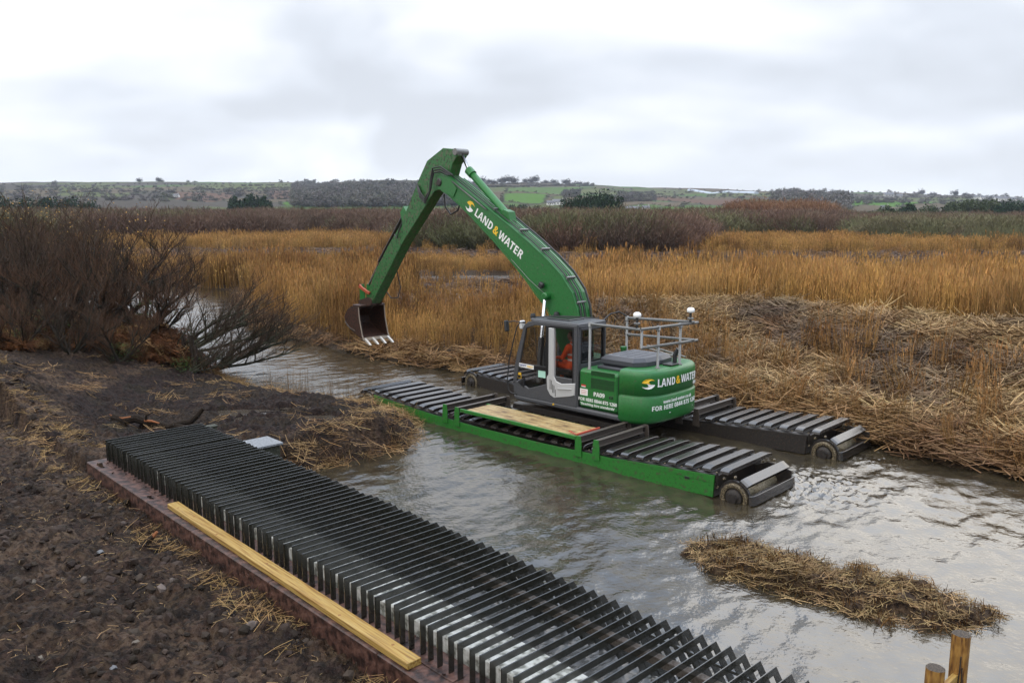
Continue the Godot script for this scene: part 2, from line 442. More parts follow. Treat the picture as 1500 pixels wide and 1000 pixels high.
func land(x: float, z: float) -> float:
	var rx := x - SCREEN_O.x
	var rz := z - SCREEN_O.z
	var al := rx * SCREEN_D.x + rz * SCREEN_D.z
	var pe := rx * SCREEN_N.x + rz * SCREEN_N.z
	zone_now = 0
	if pe > -0.12 and pe < 2.6 and al > -0.35 and al < 14.6:
		return -0.9
	var s := shore(x, z) + n2.get_noise_2d(x * 1.3, z * 1.3) * 0.35
	if s < 0 and z < -60 and s > -1e8 and (x < GX0 or z < GZ0):
		s = 10.0
	if z < -104.0: s = maxf(s, 6.0)
	if x > 30 and z < 0: s = maxf(s, 5.0)
	if x > 2.0 and x < 7.6 and z > -14.2 and z < -9.2:
		var pp := Vector2(x, z)
		var di := seg_dist(pp, island_poly, true)
		if Geometry2D.is_point_in_polygon(pp, island_poly): di = -di
		di += n2.get_noise_2d(x * 3, z * 3) * 0.42 + 0.06
		if di < 0.35:
			zone_now = 3
			var ri := (1.0 - clampf((z + 12.4 + (x - 3) * 0.45) * 0.5, -0.3, 1.0)) 
			return minf(0.20, (0.02 - di) * 0.7) + (n3.get_noise_2d(x * 2, z * 2) * 0.10 + n2.get_noise_2d(x * 2.5, z * 2.5) * 0.12) * smoothstep(0.1, -0.4, di) - 0.03 + 0.05 * ri
	if s < 0:
		return maxf(-1.0, s * 0.6) - 0.04
	var lump := n1.get_noise_2d(x * 2.0, z * 2.0)
	var mid := n2.get_noise_2d(x * 4.0, z * 4.0)
	var fin := n3.get_noise_2d(x * 9.0, z * 9.0)
	if z > -60 and is_near(x, z) or z > -20 and x < 0:
		var q := -pe
		var y := 0.66
		if q > 0.2:
			y = 0.60 + 0.085 * minf(q, 6.0) + 0.22 * maxf(0.0, q - 6.0)
			y += lump * 0.09 + mid * 0.11 + fin * 0.055 + absf(n3.get_noise_2d(x * 4.0 + 9, z * 4.0)) * 0.12 - 0.03
			zone_now = 1
		else:
			var t := smoothstep(-0.6, 2.6, pe) * smoothstep(0.2, -1.5, al)
			var left := smoothstep(-10.0, -14.0, x)
			y = lerpf(0.85, 0.33, t) + left * 0.9
			y += lump * 0.10 + mid * 0.14 + fin * 0.07
			zone_now = 2 if t > 0.6 and left < 0.3 else 1
			if zone_now == 2:
				for p in PUDDLES:
					var dd := Vector2((x - p[0]) / p[2], (z - p[1]) / p[3]).length() + mid * 0.35
					if dd < 1.6: y = lerpf(maxf(y, 0.24), 0.13, smoothstep(1.6, 0.9, dd))
		y = minf(y, 3.2)
		return lerpf(-0.05, y, smoothstep(0.0, 1.1 if zone_now == 2 else 0.9, s))
	var zn := far_zone(x, z, s)
	zone_now = zn
	if zn == 6: return -0.12 + mid * 0.05
	var yy := 0.40 * smoothstep(0.0, 0.9, s) + lump * 0.10
	if z > -45 and x > -3:
		var d := seg_dist(Vector2(x, z), ridge_line, false)
		yy += 1.2 * exp(-pow(d / 4.2, 2.0)) * smoothstep(0.0, 6.0, s) + (lump * 0.34 + mid * 0.14) * smoothstep(0.5, 3.0, s)
	if zn == 3: yy += mid * 0.05 + fin * 0.03
	if zn == 5: yy += (0.12 + mid * 0.12 + lump * 0.15) if z < -70 or z > -48 or x > 5.0 else -0.26 + mid * 0.05 - lump * 0.08
	if z < -104: yy += smoothstep(104.0, 300.0, -z) * 0.5
	return yy

func lines(steps: Array) -> PackedFloat32Array:
	# [start, [end, step], [end, step] ...]
	var o := PackedFloat32Array([steps[0]])
	for i in range(1, steps.size()):
		var a: float = o[-1]
		var e: float = steps[i][0]
		var n := maxi(1, int(round(absf(e - a) / steps[i][1])))
		for k in n: o.append(a + (e - a) * (k + 1) / n)
	return o

func sheet(xs: PackedFloat32Array, zs: PackedFloat32Array, f: Callable, colored: bool) -> ArrayMesh:
	var nx := xs.size()
	var nz := zs.size()
	var v := PackedVector3Array(); v.resize(nx * nz)
	var nn := PackedVector3Array(); nn.resize(nx * nz)
	var cc := PackedColorArray()
	if colored: cc.resize(nx * nz)
	for j in nz:
		for i in nx:
			var r = f.call(xs[i], zs[j])
			if colored:
				v[j * nx + i] = Vector3(xs[i], r[0], zs[j]); cc[j * nx + i] = r[1]
			else:
				v[j * nx + i] = Vector3(xs[i], r, zs[j])
	for j in nz:
		for i in nx:
			var i0 := maxi(i - 1, 0); var i1 := mini(i + 1, nx - 1)
			var j0 := maxi(j - 1, 0); var j1 := mini(j + 1, nz - 1)
			var a := v[j * nx + i1] - v[j * nx + i0]
			var b := v[j1 * nx + i] - v[j0 * nx + i]
			var n := b.cross(a)
			nn[j * nx + i] = (n if n.y > 0 else -n).normalized()
	var idx := PackedInt32Array(); idx.resize((nx - 1) * (nz - 1) * 6)
	var k := 0
	for j in nz - 1:
		for i in nx - 1:
			var p := j * nx + i
			idx[k] = p; idx[k + 1] = p + 1; idx[k + 2] = p + nx
			idx[k + 3] = p + 1; idx[k + 4] = p + nx + 1; idx[k + 5] = p + nx
			k += 6
	var arr := []
	arr.resize(Mesh.ARRAY_MAX)
	arr[Mesh.ARRAY_VERTEX] = v
	arr[Mesh.ARRAY_NORMAL] = nn
	arr[Mesh.ARRAY_INDEX] = idx
	if colored: arr[Mesh.ARRAY_COLOR] = cc
	var m := ArrayMesh.new()
	m.add_surface_from_arrays(Mesh.PRIMITIVE_TRIANGLES, arr)
	return m

const ZONE_COLORS := [Color(0.05, 0.042, 0.03), Color(0.050, 0.0315, 0.0205), Color(0.030, 0.019, 0.013), Color(0.075, 0.050, 0.030), Color(0.085, 0.052, 0.026), Color(0.105, 0.085, 0.078), Color(0.05, 0.04, 0.03), Color(0.085, 0.052, 0.026)]

func ground_at(x: float, z: float) -> Array:
	var y := land(x, z)
	var c: Color = ZONE_COLORS[zone_now]
	var w := n1.get_noise_2d(x * 1.1 + 31, z * 1.1)
	if zone_now == 1:
		c = c.lerp(Color(0.108, 0.074, 0.050), clampf(0.2 + w * 1.3, 0, 1) * 0.7)
		c = c.lerp(Color(0.017, 0.011, 0.009), clampf(n2.get_noise_2d(x * 2 + 7, z * 2) * 1.6, 0, 0.8))
	c *= 1.0 + w * 0.25
	c.a = 1
	return [y, c]

func wave_at(x: float, z: float) -> float:
	# river current runs from the far left towards the near right; crests lie across it
	var a := (x * 0.716 + z * 0.698)
	var b := (-x * 0.698 + z * 0.716)
	var h := n1.get_noise_2d(a * 1.6, b * 0.7) * 0.024 + n2.get_noise_2d(a * 2.8 + 40, b * 1.7) * 0.017
	h += n3.get_noise_2d(a * 4.5, b * 2.8 + 11) * 0.008
	# rougher where the machine has churned it up, behind its stern and down the channel
	var g := exp(-pow(Vector2((x - 8.6) / 4.0, (z + 14.2) / 4.0).length(), 2.0))
	h += g * (n1.get_noise_2d(a * 1.5 + 80, b * 0.9) * 0.060 + n2.get_noise_2d(a * 3.0, b * 2.0 + 90) * 0.022)
	var w := exp(-pow(Vector2((x - 6.0) / 1.1, (z + 15.9) / 1.1).length(), 2.0)) + 0.6 * exp(-pow(Vector2((x - 8.4) / 0.8, (z + 18.2) / 0.8).length(), 2.0))
	h += w * (absf(n2.get_noise_2d(x * 7, z * 7)) * 0.12 + n3.get_noise_2d(x * 8, z * 8) * 0.05)
	return h

func build_land() -> void:
	ridge_line = pvec(RIDGE)
	build_sdf()
	var xs := lines([-300.0, [-60, 12.0], [-26, 1.0], [-17, 0.22], [-11, 0.11], [2.4, 0.065], [7.5, 0.14], [26, 0.30], [60, 1.0], [300, 12.0]])
	var zs := lines([-340.0, [-125, 8.0], [-62, 1.0], [-40, 0.4], [-27, 0.2], [-22, 0.11], [-5.5, 0.065], [6, 0.5]])
	struct("ground", sheet(xs, zs, ground_at, true), M["soil"], "dark bare soil of the river bank and marsh")
	xs = lines([-90.0, [-20, 1.2], [-8, 0.16], [14, 0.075], [22, 0.2], [90, 2.0]])
	zs = lines([-125.0, [-60, 1.0], [-34, 0.25], [-5.0, 0.075], [4, 0.6]])
	struct("river", sheet(xs, zs, wave_at, false), M["river_water"], "rippled brown river water mirroring the sky")
	var pool := MB.new()
	for q in [[-2.5, -72.0, 11.0, 6.0], [66.0, -88.0, 14.0, 5.5]]:
		for k in 28:
			var a0 := TAU * k / 28; var a1 := TAU * (k + 1) / 28
			pool.tri(Vector3(q[0], 0.05, q[1]), Vector3(q[0] + cos(a0) * q[2], 0.05, q[1] + sin(a0) * q[3]), Vector3(q[0] + cos(a1) * q[2], 0.05, q[1] + sin(a1) * q[3]))
	struct("pool_water", pool.mesh(), M["pool_water"], "flooded strip of open water among the far reeds")
	# water lying in the hollows of the mud spit
	var pud := MB.new()
	for p in PUDDLES:
		for k in 20:
			var a0 := TAU * k / 20; var a1 := TAU * (k + 1) / 20
			pud.tri(Vector3(p[0], 0.225, p[1]), Vector3(p[0] + cos(a0) * p[2] * 1.5, 0.225, p[1] + sin(a0) * p[3] * 1.5), Vector3(p[0] + cos(a1) * p[2] * 1.5, 0.225, p[1] + sin(a1) * p[3] * 1.5))
	struct("puddle_water", pud.mesh(), M["puddle_water"], "shallow puddles in the churned mud spit")

# ---------------------------------------------------------------- far hills
const SKYLINE := [[-400, 272], [0, 270], [120, 268], [250, 267], [330, 269], [450, 270], [560, 267], [640, 266], [700, 270], [760, 269], [830, 272], [900, 274], [1000, 278], [1100, 281], [1200, 283], [1300, 284], [1400, 287], [1500, 291], [1900, 296]]

func hill_y(x: float, z: float) -> float:
	var r := maxf(-z, 1.0)
	var u := 750.0 + FOCAL * x / r
	var top := EYE + (HORIZON - table(SKYLINE, u)) / FOCAL * 1900.0
	var t := clampf((r - 330.0) / 1570.0, 0.0, 1.35)
	var y := -1.0 + (top + 1.0) * (t if t < 1.0 else 1.0 - (t - 1.0) * 0.6)
	y *= 1.0 if t >= 1.0 else lerpf(pow(t, 0.35), 1.0, t)
	y += n1.get_noise_2d(x * 0.012, z * 0.012) * 9.0 * clampf(t * (1.15 - t) * 3.0, 0, 1)
	return y

func hill_hit(u: float, v: float) -> Vector3:
	var d := ray(u, v)
	d /= -d.z
	var r := 350.0
	while r < 2300.0:
		var p := Vector3(0, EYE, 0) + d * r
		if p.y < hill_y(p.x, p.z): return p
		r += 6.0
	return Vector3(0, EYE, 0) + d * 1850.0

const HX := 1500.0
const HZ0 := -320.0
const HZ1 := -2320.0

# fields as they lie on the slope, as corners in the photograph, and their crop colour
const FIELDS := [
	[[742, 276], [800, 274], [900, 279], [880, 284], [740, 284], 1], [[735, 284], [805, 285], [800, 297], [735, 296], 0], [[806, 288], [838, 286], [826, 296], [806, 297], 2],
	[[845, 278], [905, 279], [990, 284], [985, 290], [905, 287], [845, 284], 2], [[905, 292], [1010, 296], [1000, 303], [905, 305], 4],
	[[965, 303], [1085, 307], [1086, 315], [965, 312], 0], [[1086, 300], [1120, 299], [1116, 308], [1086, 309], 0], [[960, 288], [1090, 291], [1105, 300], [1080, 306], [1005, 297], [950, 293], 3],
	[[920, 282], [1060, 288], [1080, 291], [990, 290], [920, 286], 4], [[1130, 291], [1290, 292], [1290, 297], [1130, 296], 2], [[1240, 297], [1330, 294], [1380, 297], [1330, 301], [1240, 308], 0],
	[[1380, 293], [1500, 300], [1500, 306], [1380, 299], 2], [[100, 275], [290, 273], [300, 280], [100, 282], 4], [[290, 271], [430, 273], [430, 277], [290, 277], 2], [[250, 280], [345, 279], [345, 291], [250, 293], 3],
	[[390, 278], [440, 280], [436, 293], [390, 292], 3], [[410, 295], [475, 294], [475, 300], [410, 300], 0], [[0, 276], [90, 276], [90, 284], [0, 284], 4], [[0, 284], [240, 282], [240, 293], [0, 292], 5]]
const CROPS := [Color(0.058, 0.122, 0.018), Color(0.062, 0.102, 0.028), Color(0.080, 0.090, 0.034), Color(0.095, 0.056, 0.038), Color(0.090, 0.070, 0.045), Color(0.062, 0.052, 0.042)]

func build_hills() -> void:
	var W := 1024
	var im := Image.create(W, W, false, Image.FORMAT_RGB8)
	for j in W:
		var z := lerpf(HZ0, HZ1, float(j) / W)
		for i in W:
			var x := lerpf(-HX, HX, float(i) / W)
			# hedged parcels: rotated cells of uneven size
			var a := x * 0.87 + z * 0.49 + n1.get_noise_2d(x * 0.02, z * 0.02) * 90.0
			var b := -x * 0.49 + z * 0.87 + n1.get_noise_2d(z * 0.02, x * 0.02 + 70) * 90.0
			var ca := int(floor(a / 190.0))
			var cb := int(floor(b / 130.0))
			var h := hash(Vector2i(ca, cb)) % 7
			var c: Color = [CROPS[1], CROPS[2], CROPS[4], CROPS[5], CROPS[5], CROPS[4], CROPS[2]][h]
			if fposmod(a, 190.0) < 9.0 or fposmod(b, 130.0) < 9.0: c = Color(0.045, 0.042, 0.028)
			c *= 0.85 + 0.22 * n2.get_noise_2d(x * 0.2, z * 0.2)
			im.set_pixel(i, j, c.linear_to_srgb())
	for f in FIELDS:
		var pts := PackedVector2Array()
		for k in f.size() - 1:
			var p := hill_hit(f[k][0], f[k][1])
			pts.append(Vector2((p.x + HX) / (2 * HX) * W, (p.z - HZ0) / (HZ1 - HZ0) * W))
		var lo := pts[0]; var hi := pts[0]
		for p in pts: lo = lo.min(p); hi = hi.max(p)
		for j in range(maxi(0, int(lo.y) - 3), mini(W, int(hi.y) + 3)):
			for i in range(maxi(0, int(lo.x) - 3), mini(W, int(hi.x) + 3)):
				var q := Vector2(i + 0.5, j + 0.5)
				if Geometry2D.is_point_in_polygon(q, pts):
					var c: Color = CROPS[f[-1]]
					if seg_dist(q, pts, true) < 1.3: c = Color(0.04, 0.045, 0.022)
					c *= 0.92 + 0.16 * n2.get_noise_2d(i * 0.9, j * 0.9)
					im.set_pixel(i, j, c.linear_to_srgb())
	M["hill"].albedo_texture = ImageTexture.create_from_image(im)
	M["hill"].uv1_triplanar = false
	var nx := 150; var nz := 110
	var st := SurfaceTool.new()
	st.begin(Mesh.PRIMITIVE_TRIANGLES)
	st.set_smooth_group(0)
	for j in nz + 1:
		for i in nx + 1:
			var x := lerpf(-HX, HX, float(i) / nx)
			var z := lerpf(HZ0, HZ1, float(j) / nz)
			st.set_uv(Vector2(float(i) / nx, float(j) / nz))
			st.add_vertex(Vector3(x, hill_y(x, z), z))
	for j in nz:
		for i in nx:
			var p := j * (nx + 1) + i
			for k in [p, p + 1, p + nx + 1, p + 1, p + nx + 2, p + nx + 1]: st.add_index(k)
	st.generate_normals()
	struct("hills", st.commit(), M["hill"], "low farmed hills with green and ploughed fields")

# ---------------------------------------------------------------- thin things: stems, straws, twigs, leaves
class Thin:
	var v := PackedVector3Array()
	var n := PackedVector3Array()
	var c := PackedColorArray()
	func tri(a: Vector3, b: Vector3, d: Vector3, col: Color) -> void:
		var m := (d - a).cross(b - a).normalized()
		v.append(a); v.append(b); v.append(d)
		n.append(m); n.append(m); n.append(m)
		c.append(col); c.append(col); c.append(col)
	func ribbon(pts: Array, w0: float, w1: float, side: Vector3, col: Color) -> void:
		for i in pts.size() - 1:
			var a: Vector3 = pts[i]; var b: Vector3 = pts[i + 1]
			var wa := lerpf(w0, w1, float(i) / (pts.size() - 1)) * 0.5
			var wb := lerpf(w0, w1, float(i + 1) / (pts.size() - 1)) * 0.5
			tri(a - side * wa, a + side * wa, b + side * wb, col)
			if wb > 0.0004: tri(a - side * wa, b + side * wb, b - side * wb, col)
	# three-sided tapering twig
	func stick(a: Vector3, b: Vector3, ra: float, rb: float, col: Color, sides := 3) -> void:
		var d := (b - a).normalized()
		var u := d.cross(Vector3.UP if absf(d.y) < 0.9 else Vector3.RIGHT).normalized()
		var w := d.cross(u)
		for k in sides:
			var a0 := TAU * k / sides; var a1 := TAU * (k + 1) / sides
			var o0 := u * cos(a0) + w * sin(a0); var o1 := u * cos(a1) + w * sin(a1)
			tri(a + o0 * ra, a + o1 * ra, b + o1 * rb, col)
			tri(a + o0 * ra, b + o1 * rb, b + o0 * rb, col)
	func mesh() -> ArrayMesh:
		var arr := []
		arr.resize(Mesh.ARRAY_MAX)
		arr[Mesh.ARRAY_VERTEX] = v
		arr[Mesh.ARRAY_NORMAL] = n
		arr[Mesh.ARRAY_COLOR] = c
		var m := ArrayMesh.new()
		m.add_surface_from_arrays(Mesh.PRIMITIVE_TRIANGLES, arr)
		return m

func rdir() -> Vector3:
	var a := rng.randf() * TAU
	return Vector3(cos(a), 0, sin(a))

func tint(c: Color, k: float) -> Color:
	var s := 1.0 + rng.randf_range(-k, k)
	return Color(c.r * s, c.g * s * (1.0 + rng.randf_range(-0.05, 0.05)), c.b * s)

func reed_clump(n: int, radius: float, h0: float, h1: float, lean: float, w: float, bare := false) -> ArrayMesh:
	var t := Thin.new()
	for i in n:
		var p := rdir() * radius * sqrt(rng.randf())
		var h := rng.randf_range(h0, h1)
		var d := rdir() * lean * rng.randf() + Vector3(0.10, 0, 0.03) * lean * 2.0
		var side := rdir()
		var col := tint(Color(0.62, 0.62, 0.62), 0.6)
		if rng.randf() < 0.22: col = Color(0.30, 0.27, 0.25)
		var tip := p + d * h + Vector3.UP * h
		var m := p + d * h * 0.35 + Vector3.UP * h * 0.55
		t.ribbon([p, m, tip], w, w * 0.5, side, col)
		if bare: continue
		if rng.randf() < 0.5:   # drooping leaf
			var q := p.lerp(m, rng.randf_range(0.4, 1.0))
			var o := rdir() * rng.randf_range(0.15, 0.4)
			t.ribbon([q, q + o * 0.6 + Vector3.UP * 0.14, q + o + Vector3.UP * rng.randf_range(-0.05, 0.12)], w * 1.4, 0.0, o.cross(Vector3.UP).normalized(), tint(Color(1.1, 1.05, 1.0), 0.3))
		if rng.randf() < 0.45:  # plume
			var o2 := (d + Vector3.UP).normalized()
			t.ribbon([tip, tip + o2 * 0.16 + d * 0.1, tip + o2 * 0.24 + d * 0.25], w * 2.4, 0.0, side, tint(Color(0.85, 0.8, 0.8), 0.2))
	return t.mesh()

func straw_bundle(n: int, radius: float, l0: float, l1: float, w: float, lift: float, pitch: float) -> ArrayMesh:
	var t := Thin.new()
	for i in n:
		var p := rdir() * radius * sqrt(rng.randf()) + Vector3.UP * rng.randf() * lift
		var d := rdir()
		d.y = rng.randf_range(-pitch * 0.3, pitch)
		d = d.normalized()
		var l := rng.randf_range(l0, l1)
		var side := d.cross(Vector3.UP).normalized().rotated(d, rng.randf_range(-0.9, 0.9))
		var bend := rdir() * l * rng.randf_range(0, 0.18)
		var col := tint(Color(1, 1, 1), 0.45)
		if rng.randf() < 0.25: col = Color(col.r * 0.45, col.g * 0.42, col.b * 0.42)
		t.ribbon([p - d * l * 0.5, p + bend * 0.5, p + d * l * 0.5], w, w * 0.7, side, col)
	return t.mesh()

func place(p: Vector3, s: float, tilt := 0.0) -> Transform3D:
	var b := Basis(Vector3.UP, rng.randf() * TAU)
	if tilt > 0: b = Basis(rdir().cross(Vector3.UP).normalized(), rng.randf_range(-tilt, tilt)) * b
	return Transform3D(b.scaled(Vector3(s, s * rng.randf_range(0.85, 1.15), s)), p)

const GOLD := Color(0.52, 0.305, 0.098)
const STRAW := Color(0.35, 0.235, 0.115)
const RUST := Color(0.19, 0.092, 0.034)
const GREY := Color(0.125, 0.092, 0.076)

func build_reeds() -> void:
	rng.seed = 11
	var near := reed_clump(34, 0.42, 1.1, 2.1, 0.18, 0.020)
	var far := reed_clump(46, 0.9, 1.4, 2.3, 0.16, 0.042)
	var xf := []; var cs := []; var xg := []; var cg := []
	var mat_x := []; var mat_c := []; var grey_x := []; var grey_c := []; var tuft_x := []; var tuft_c := []
	var z := -15.0
	# walk the far marsh in rows whose spacing grows with distance
	while z > -215.0:
		var r := -z
		var step := clampf(0.34 + (r - 20.0) * 0.008, 0.34, 1.6)
		var hx := r * 0.70 + 4.0
		var x := -hx
		while x < hx:
			var px := x + rng.randf_range(-0.5, 0.5) * step
			var pz := z + rng.randf_range(-0.5, 0.5) * step
			x += step
			var u := 750.0 + FOCAL * px / r
			if r < 60 and is_near(px, pz): continue
			if r > 58 and u < 120: continue
			var y := land(px, pz)
			if zone_now == 0 or y < -0.02 and zone_now != 6: continue
			var s := shore(px, pz)
			if r < 104 and s < 0: continue
			var hue := n1.get_noise_2d(px * 0.35, pz * 0.35)
			var hue2 := n2.get_noise_2d(px * 0.5 + 9, pz * 0.5)
			if zone_now == 4 or zone_now == 6 or zone_now == 7:
				var low := 0.5 if zone_now == 7 or zone_now == 6 else 1.0
				if r > 104 and pz < scrub_front(u) - 2.0: continue
				if zone_now == 6 and rng.randf() > 0.025: continue
				var c := GOLD.lerp(STRAW, clampf(0.15 + hue2 * 0.8, 0, 1)).lerp(RUST, clampf((0.45 if u < 760 and r < 80 else 0.10) + hue * 0.9, 0, 0.85))
				c = tint(c, 0.2)
				var edge := clampf(s / 1.6, 0.55, 1.0) if r < 60 else 1.0
				if u > 570 and u < 850 and r < 42: edge *= 0.62
				if r < 58:
					xf.append(place(Vector3(px, y, pz), edge * rng.randf_range(0.7, 1.12) * (1.0 + hue * 0.4), 0.20)); cs.append(c)
				else:
					xg.append(place(Vector3(px, y, pz), low * rng.randf_range(0.7, 1.1) * (1.0 + hue * 0.35), 0.08 if low > 0.9 else 0.3)); cg.append(c)
			elif zone_now == 3:
				for k in (3 if r < 45 else 1):
					var qx := px + rng.randf_range(-0.25, 0.25); var qz := pz + rng.randf_range(-0.25, 0.25)
					var qy := land(qx, qz)
					if zone_now == 0: continue
					var b := STRAW.lerp(GREY, clampf(0.3 + hue * 1.5, 0, 0.8)).lerp(RUST, clampf(0.05 + hue2 * 1.0, 0, 0.8) if s > 1.3 else 0.6)
					mat_x.append(place(Vector3(qx, qy + 0.02, qz), rng.randf_range(0.7, 1.2), 0.35)); mat_c.append(tint(b, 0.25))
				# standing and leaning tufts left on the cut bank
				if (s > 1.2 and s < 7.0 and hue + hue2 > 0.0 and rng.randf() < 0.38) or (s < 1.6 and rng.randf() < 0.35):
					tuft_x.append(place(Vector3(px, y, pz), rng.randf_range(0.40, 0.78) * (0.6 if s < 1.6 else 1.0), 0.4)); tuft_c.append(tint(Color(0.40, 0.24, 0.095).lerp(RUST, 0.5), 0.3))
			elif zone_now == 5:
				grey_x.append(place(Vector3(px, y + 0.02, pz), rng.randf_range(0.9, 1.6) * (1.0 if r < 70 else 1.3), 0.3)); grey_c.append(tint(GREY.lerp(RUST, clampf(0.2 + hue2, 0, 0.6)), 0.3))
				if rng.randf() < 0.05:
					xg.append(place(Vector3(px, y, pz), rng.randf_range(0.4, 0.7), 0.3)); cg.append(tint(GOLD.lerp(RUST, 0.4), 0.2))
		z -= step
	stuff("standing_reeds", "dense bed of standing brown reeds on the far bank", near, M["reed"], xf, cs)
	stuff("golden_reeds", "wide golden reed bed stretching across the marsh", far, M["reed"], xg, cg)
	stuff("reed_tufts", "short leaning tufts of dead reed left on the cut bank", near, M["reed"], tuft_x, tuft_c)
	var sb := straw_bundle(30, 0.5, 0.30, 1.05, 0.021, 0.22, 0.40)
	stuff("cut_reed_mat", "heaped mat of cut straw-coloured reeds along the far bank", sb, M["straw"], mat_x, mat_c)
	stuff("mown_reed_litter", "greyish mown reed litter in strips across the marsh", straw_bundle(60, 0.8, 0.3, 0.9, 0.024, 0.16, 0.3), M["straw"], grey_x, grey_c)
	# island of cut reed in the channel
	var ix := []; var ic := []; var jx := []; var jc := []
	for i in 2600:
		var px := rng.randf_range(2.6, 7.0); var pz := rng.randf_range(-13.7, -9.8)
		var pp := Vector2(px, pz)
		var inside := Geometry2D.is_point_in_polygon(pp, island_poly)
		var d := seg_dist(pp, island_poly, true)
		if not inside and d > 0.05: continue
		if inside and px > 5.2 and n2.get_noise_2d(px * 3, pz * 3) > 0.18: continue
		var y := maxf(land(px, pz), -0.02)
		if rng.randf() < 0.6:
			ix.append(place(Vector3(px, y, pz), rng.randf_range(0.7, 1.1), 0.15)); ic.append(tint(STRAW.lerp(Color(0.10, 0.06, 0.025), rng.randf_range(0.0, 0.95)), 0.3))
		else:
			jx.append(place(Vector3(px, y - 0.02, pz), rng.randf_range(0.7, 1.2), 0.35)); jc.append(tint(Color(0.27, 0.145, 0.05).lerp(Color(0.07, 0.036, 0.014), rng.randf()), 0.3))
	stuff("island_stubble", "brown cut reed stubble standing on the small island in the channel", reed_clump(12, 0.15, 0.03, 0.17, 0.5, 0.011, true), M["reed"], jx, jc)
	stuff("island_straw", "tangle of straw lying over the small reed island", straw_bundle(14, 0.22, 0.08, 0.40, 0.010, 0.05, 0.15), M["straw"], ix, ic)
	# straw, roots and stubble on the mud spit and the soil bank
	var sx := []; var sc := []; var kx := []; var kc := []; var hx2 := []; var hc := []
	for i in 5200:
		var px := rng.randf_range(-13.0, -1.9); var pz := rng.randf_range(-29.5, -16.5)
		if not is_near(px, pz): continue
		var y := land(px, pz)
		var s := shore(px, pz)
		if s < -0.05 or zone_now == 0 and s < 0.0: continue
		var d := Vector3(px, 0, pz) - SCREEN_O
		if d.dot(SCREEN_N) < 0.2 and d.dot(SCREEN_D) > -1.4: continue
		if d.dot(SCREEN_N) > -0.2 and d.dot(SCREEN_N) < 2.8 and d.dot(SCREEN_D) > -0.4: continue
		var edge := s < (1.0 if px > -4.6 else 0.5)
		var w := n2.get_noise_2d(px * 1.2, pz * 1.2)
		if not edge and w < 0.10 and rng.randf() > 0.04: continue
		if not edge and zone_now == 1 and rng.randf() > 0.35: continue
		if not edge and zone_now == 2 and px < -4.2 and rng.randf() > 0.25: continue
		if zone_now == 2 and not edge and y < 0.26: continue
		if rng.randf() < (0.72 if edge else 0.35):
			sx.append(place(Vector3(px, maxf(y, 0.0) + 0.01, pz), rng.randf_range(0.6, 1.15), 0.4)); sc.append(tint(STRAW.lerp(RUST, rng.randf_range(0.0, 0.8)), 0.35))
		if edge and rng.randf() < 0.22 and s < 0.5:
			kx.append(place(Vector3(px, maxf(y, 0.0), pz), rng.randf_range(0.45, 0.9), 0.5)); kc.append(tint(STRAW.lerp(RUST, 0.45), 0.3))
	stuff("spit_straw", "loose straw and roots strewn over the mud spit", straw_bundle(16, 0.32, 0.15, 0.6, 0.010, 0.07, 0.4), M["straw"], sx, sc)
	stuff("spit_reed_stubble", "ragged reed stubble along the edge of the mud spit", reed_clump(22, 0.2, 0.10, 0.55, 0.7, 0.009, true), M["reed"], kx, kc)
	var bits_x := []; var bits_c := []; var clod_x := []; var clod_c := []
	for i in 38000:
		var px := rng.randf_range(-19.0, 0.6); var pz := rng.randf_range(-26.0, -5.0)
		var d := Vector3(px, 0, pz) - SCREEN_O
		var pe := d.dot(SCREEN_N)
		if pe > -0.32 and d.dot(SCREEN_D) > -1.0: continue
		if pe > 0.6: continue
		var y := land(px, pz)
		var w := n1.get_noise_2d(px * 2.2 + 90, pz * 2.2)
		var by_kerb := pe > -0.75 and n2.get_noise_2d(px * 1.5, pz * 1.5) > 0.10
		if by_kerb and rng.randf() < 0.4:
			hx2.append(place(Vector3(px, y + 0.015, pz), rng.randf_range(0.5, 1.0), 0.4)); hc.append(tint(Color(0.32, 0.20, 0.085), 0.35))
		elif rng.randf() < clampf(0.20 + w * 0.9, 0.06, 0.8):
			bits_x.append(place(Vector3(px, y + 0.008, pz), rng.randf_range(0.5, 1.1), 0.3)); bits_c.append(tint(Color(0.26, 0.17, 0.085).lerp(Color(0.03, 0.02, 0.014), 0.0 if rng.randf() < 0.55 else 1.0), 0.3))
		elif rng.randf() < 0.75:
			var k := rng.randf()
			clod_x.append(place(Vector3(px, y - 0.004, pz), 0.014 + 0.075 * pow(k, 3.0), 1.2)); clod_c.append(tint(Color(0.034, 0.025, 0.020) if rng.randf() < 0.96 else Color(0.095, 0.078, 0.066), 0.5))
	stuff("soil_straw", "short broken straw scattered over the bare soil", straw_bundle(4, 0.18, 0.04, 0.20, 0.007, 0.02, 0.3), M["straw"], bits_x, bits_c)
	stuff("kerb_roots", "pale tangled roots and straw lying along the rusty kerb", straw_bundle(14, 0.2, 0.12, 0.42, 0.007, 0.06, 0.5), M["straw"], hx2, hc)
	stuff("soil_clods", "clods and pebbles of the dark soil bank", clod_mesh(), M["grit"], clod_x, clod_c)

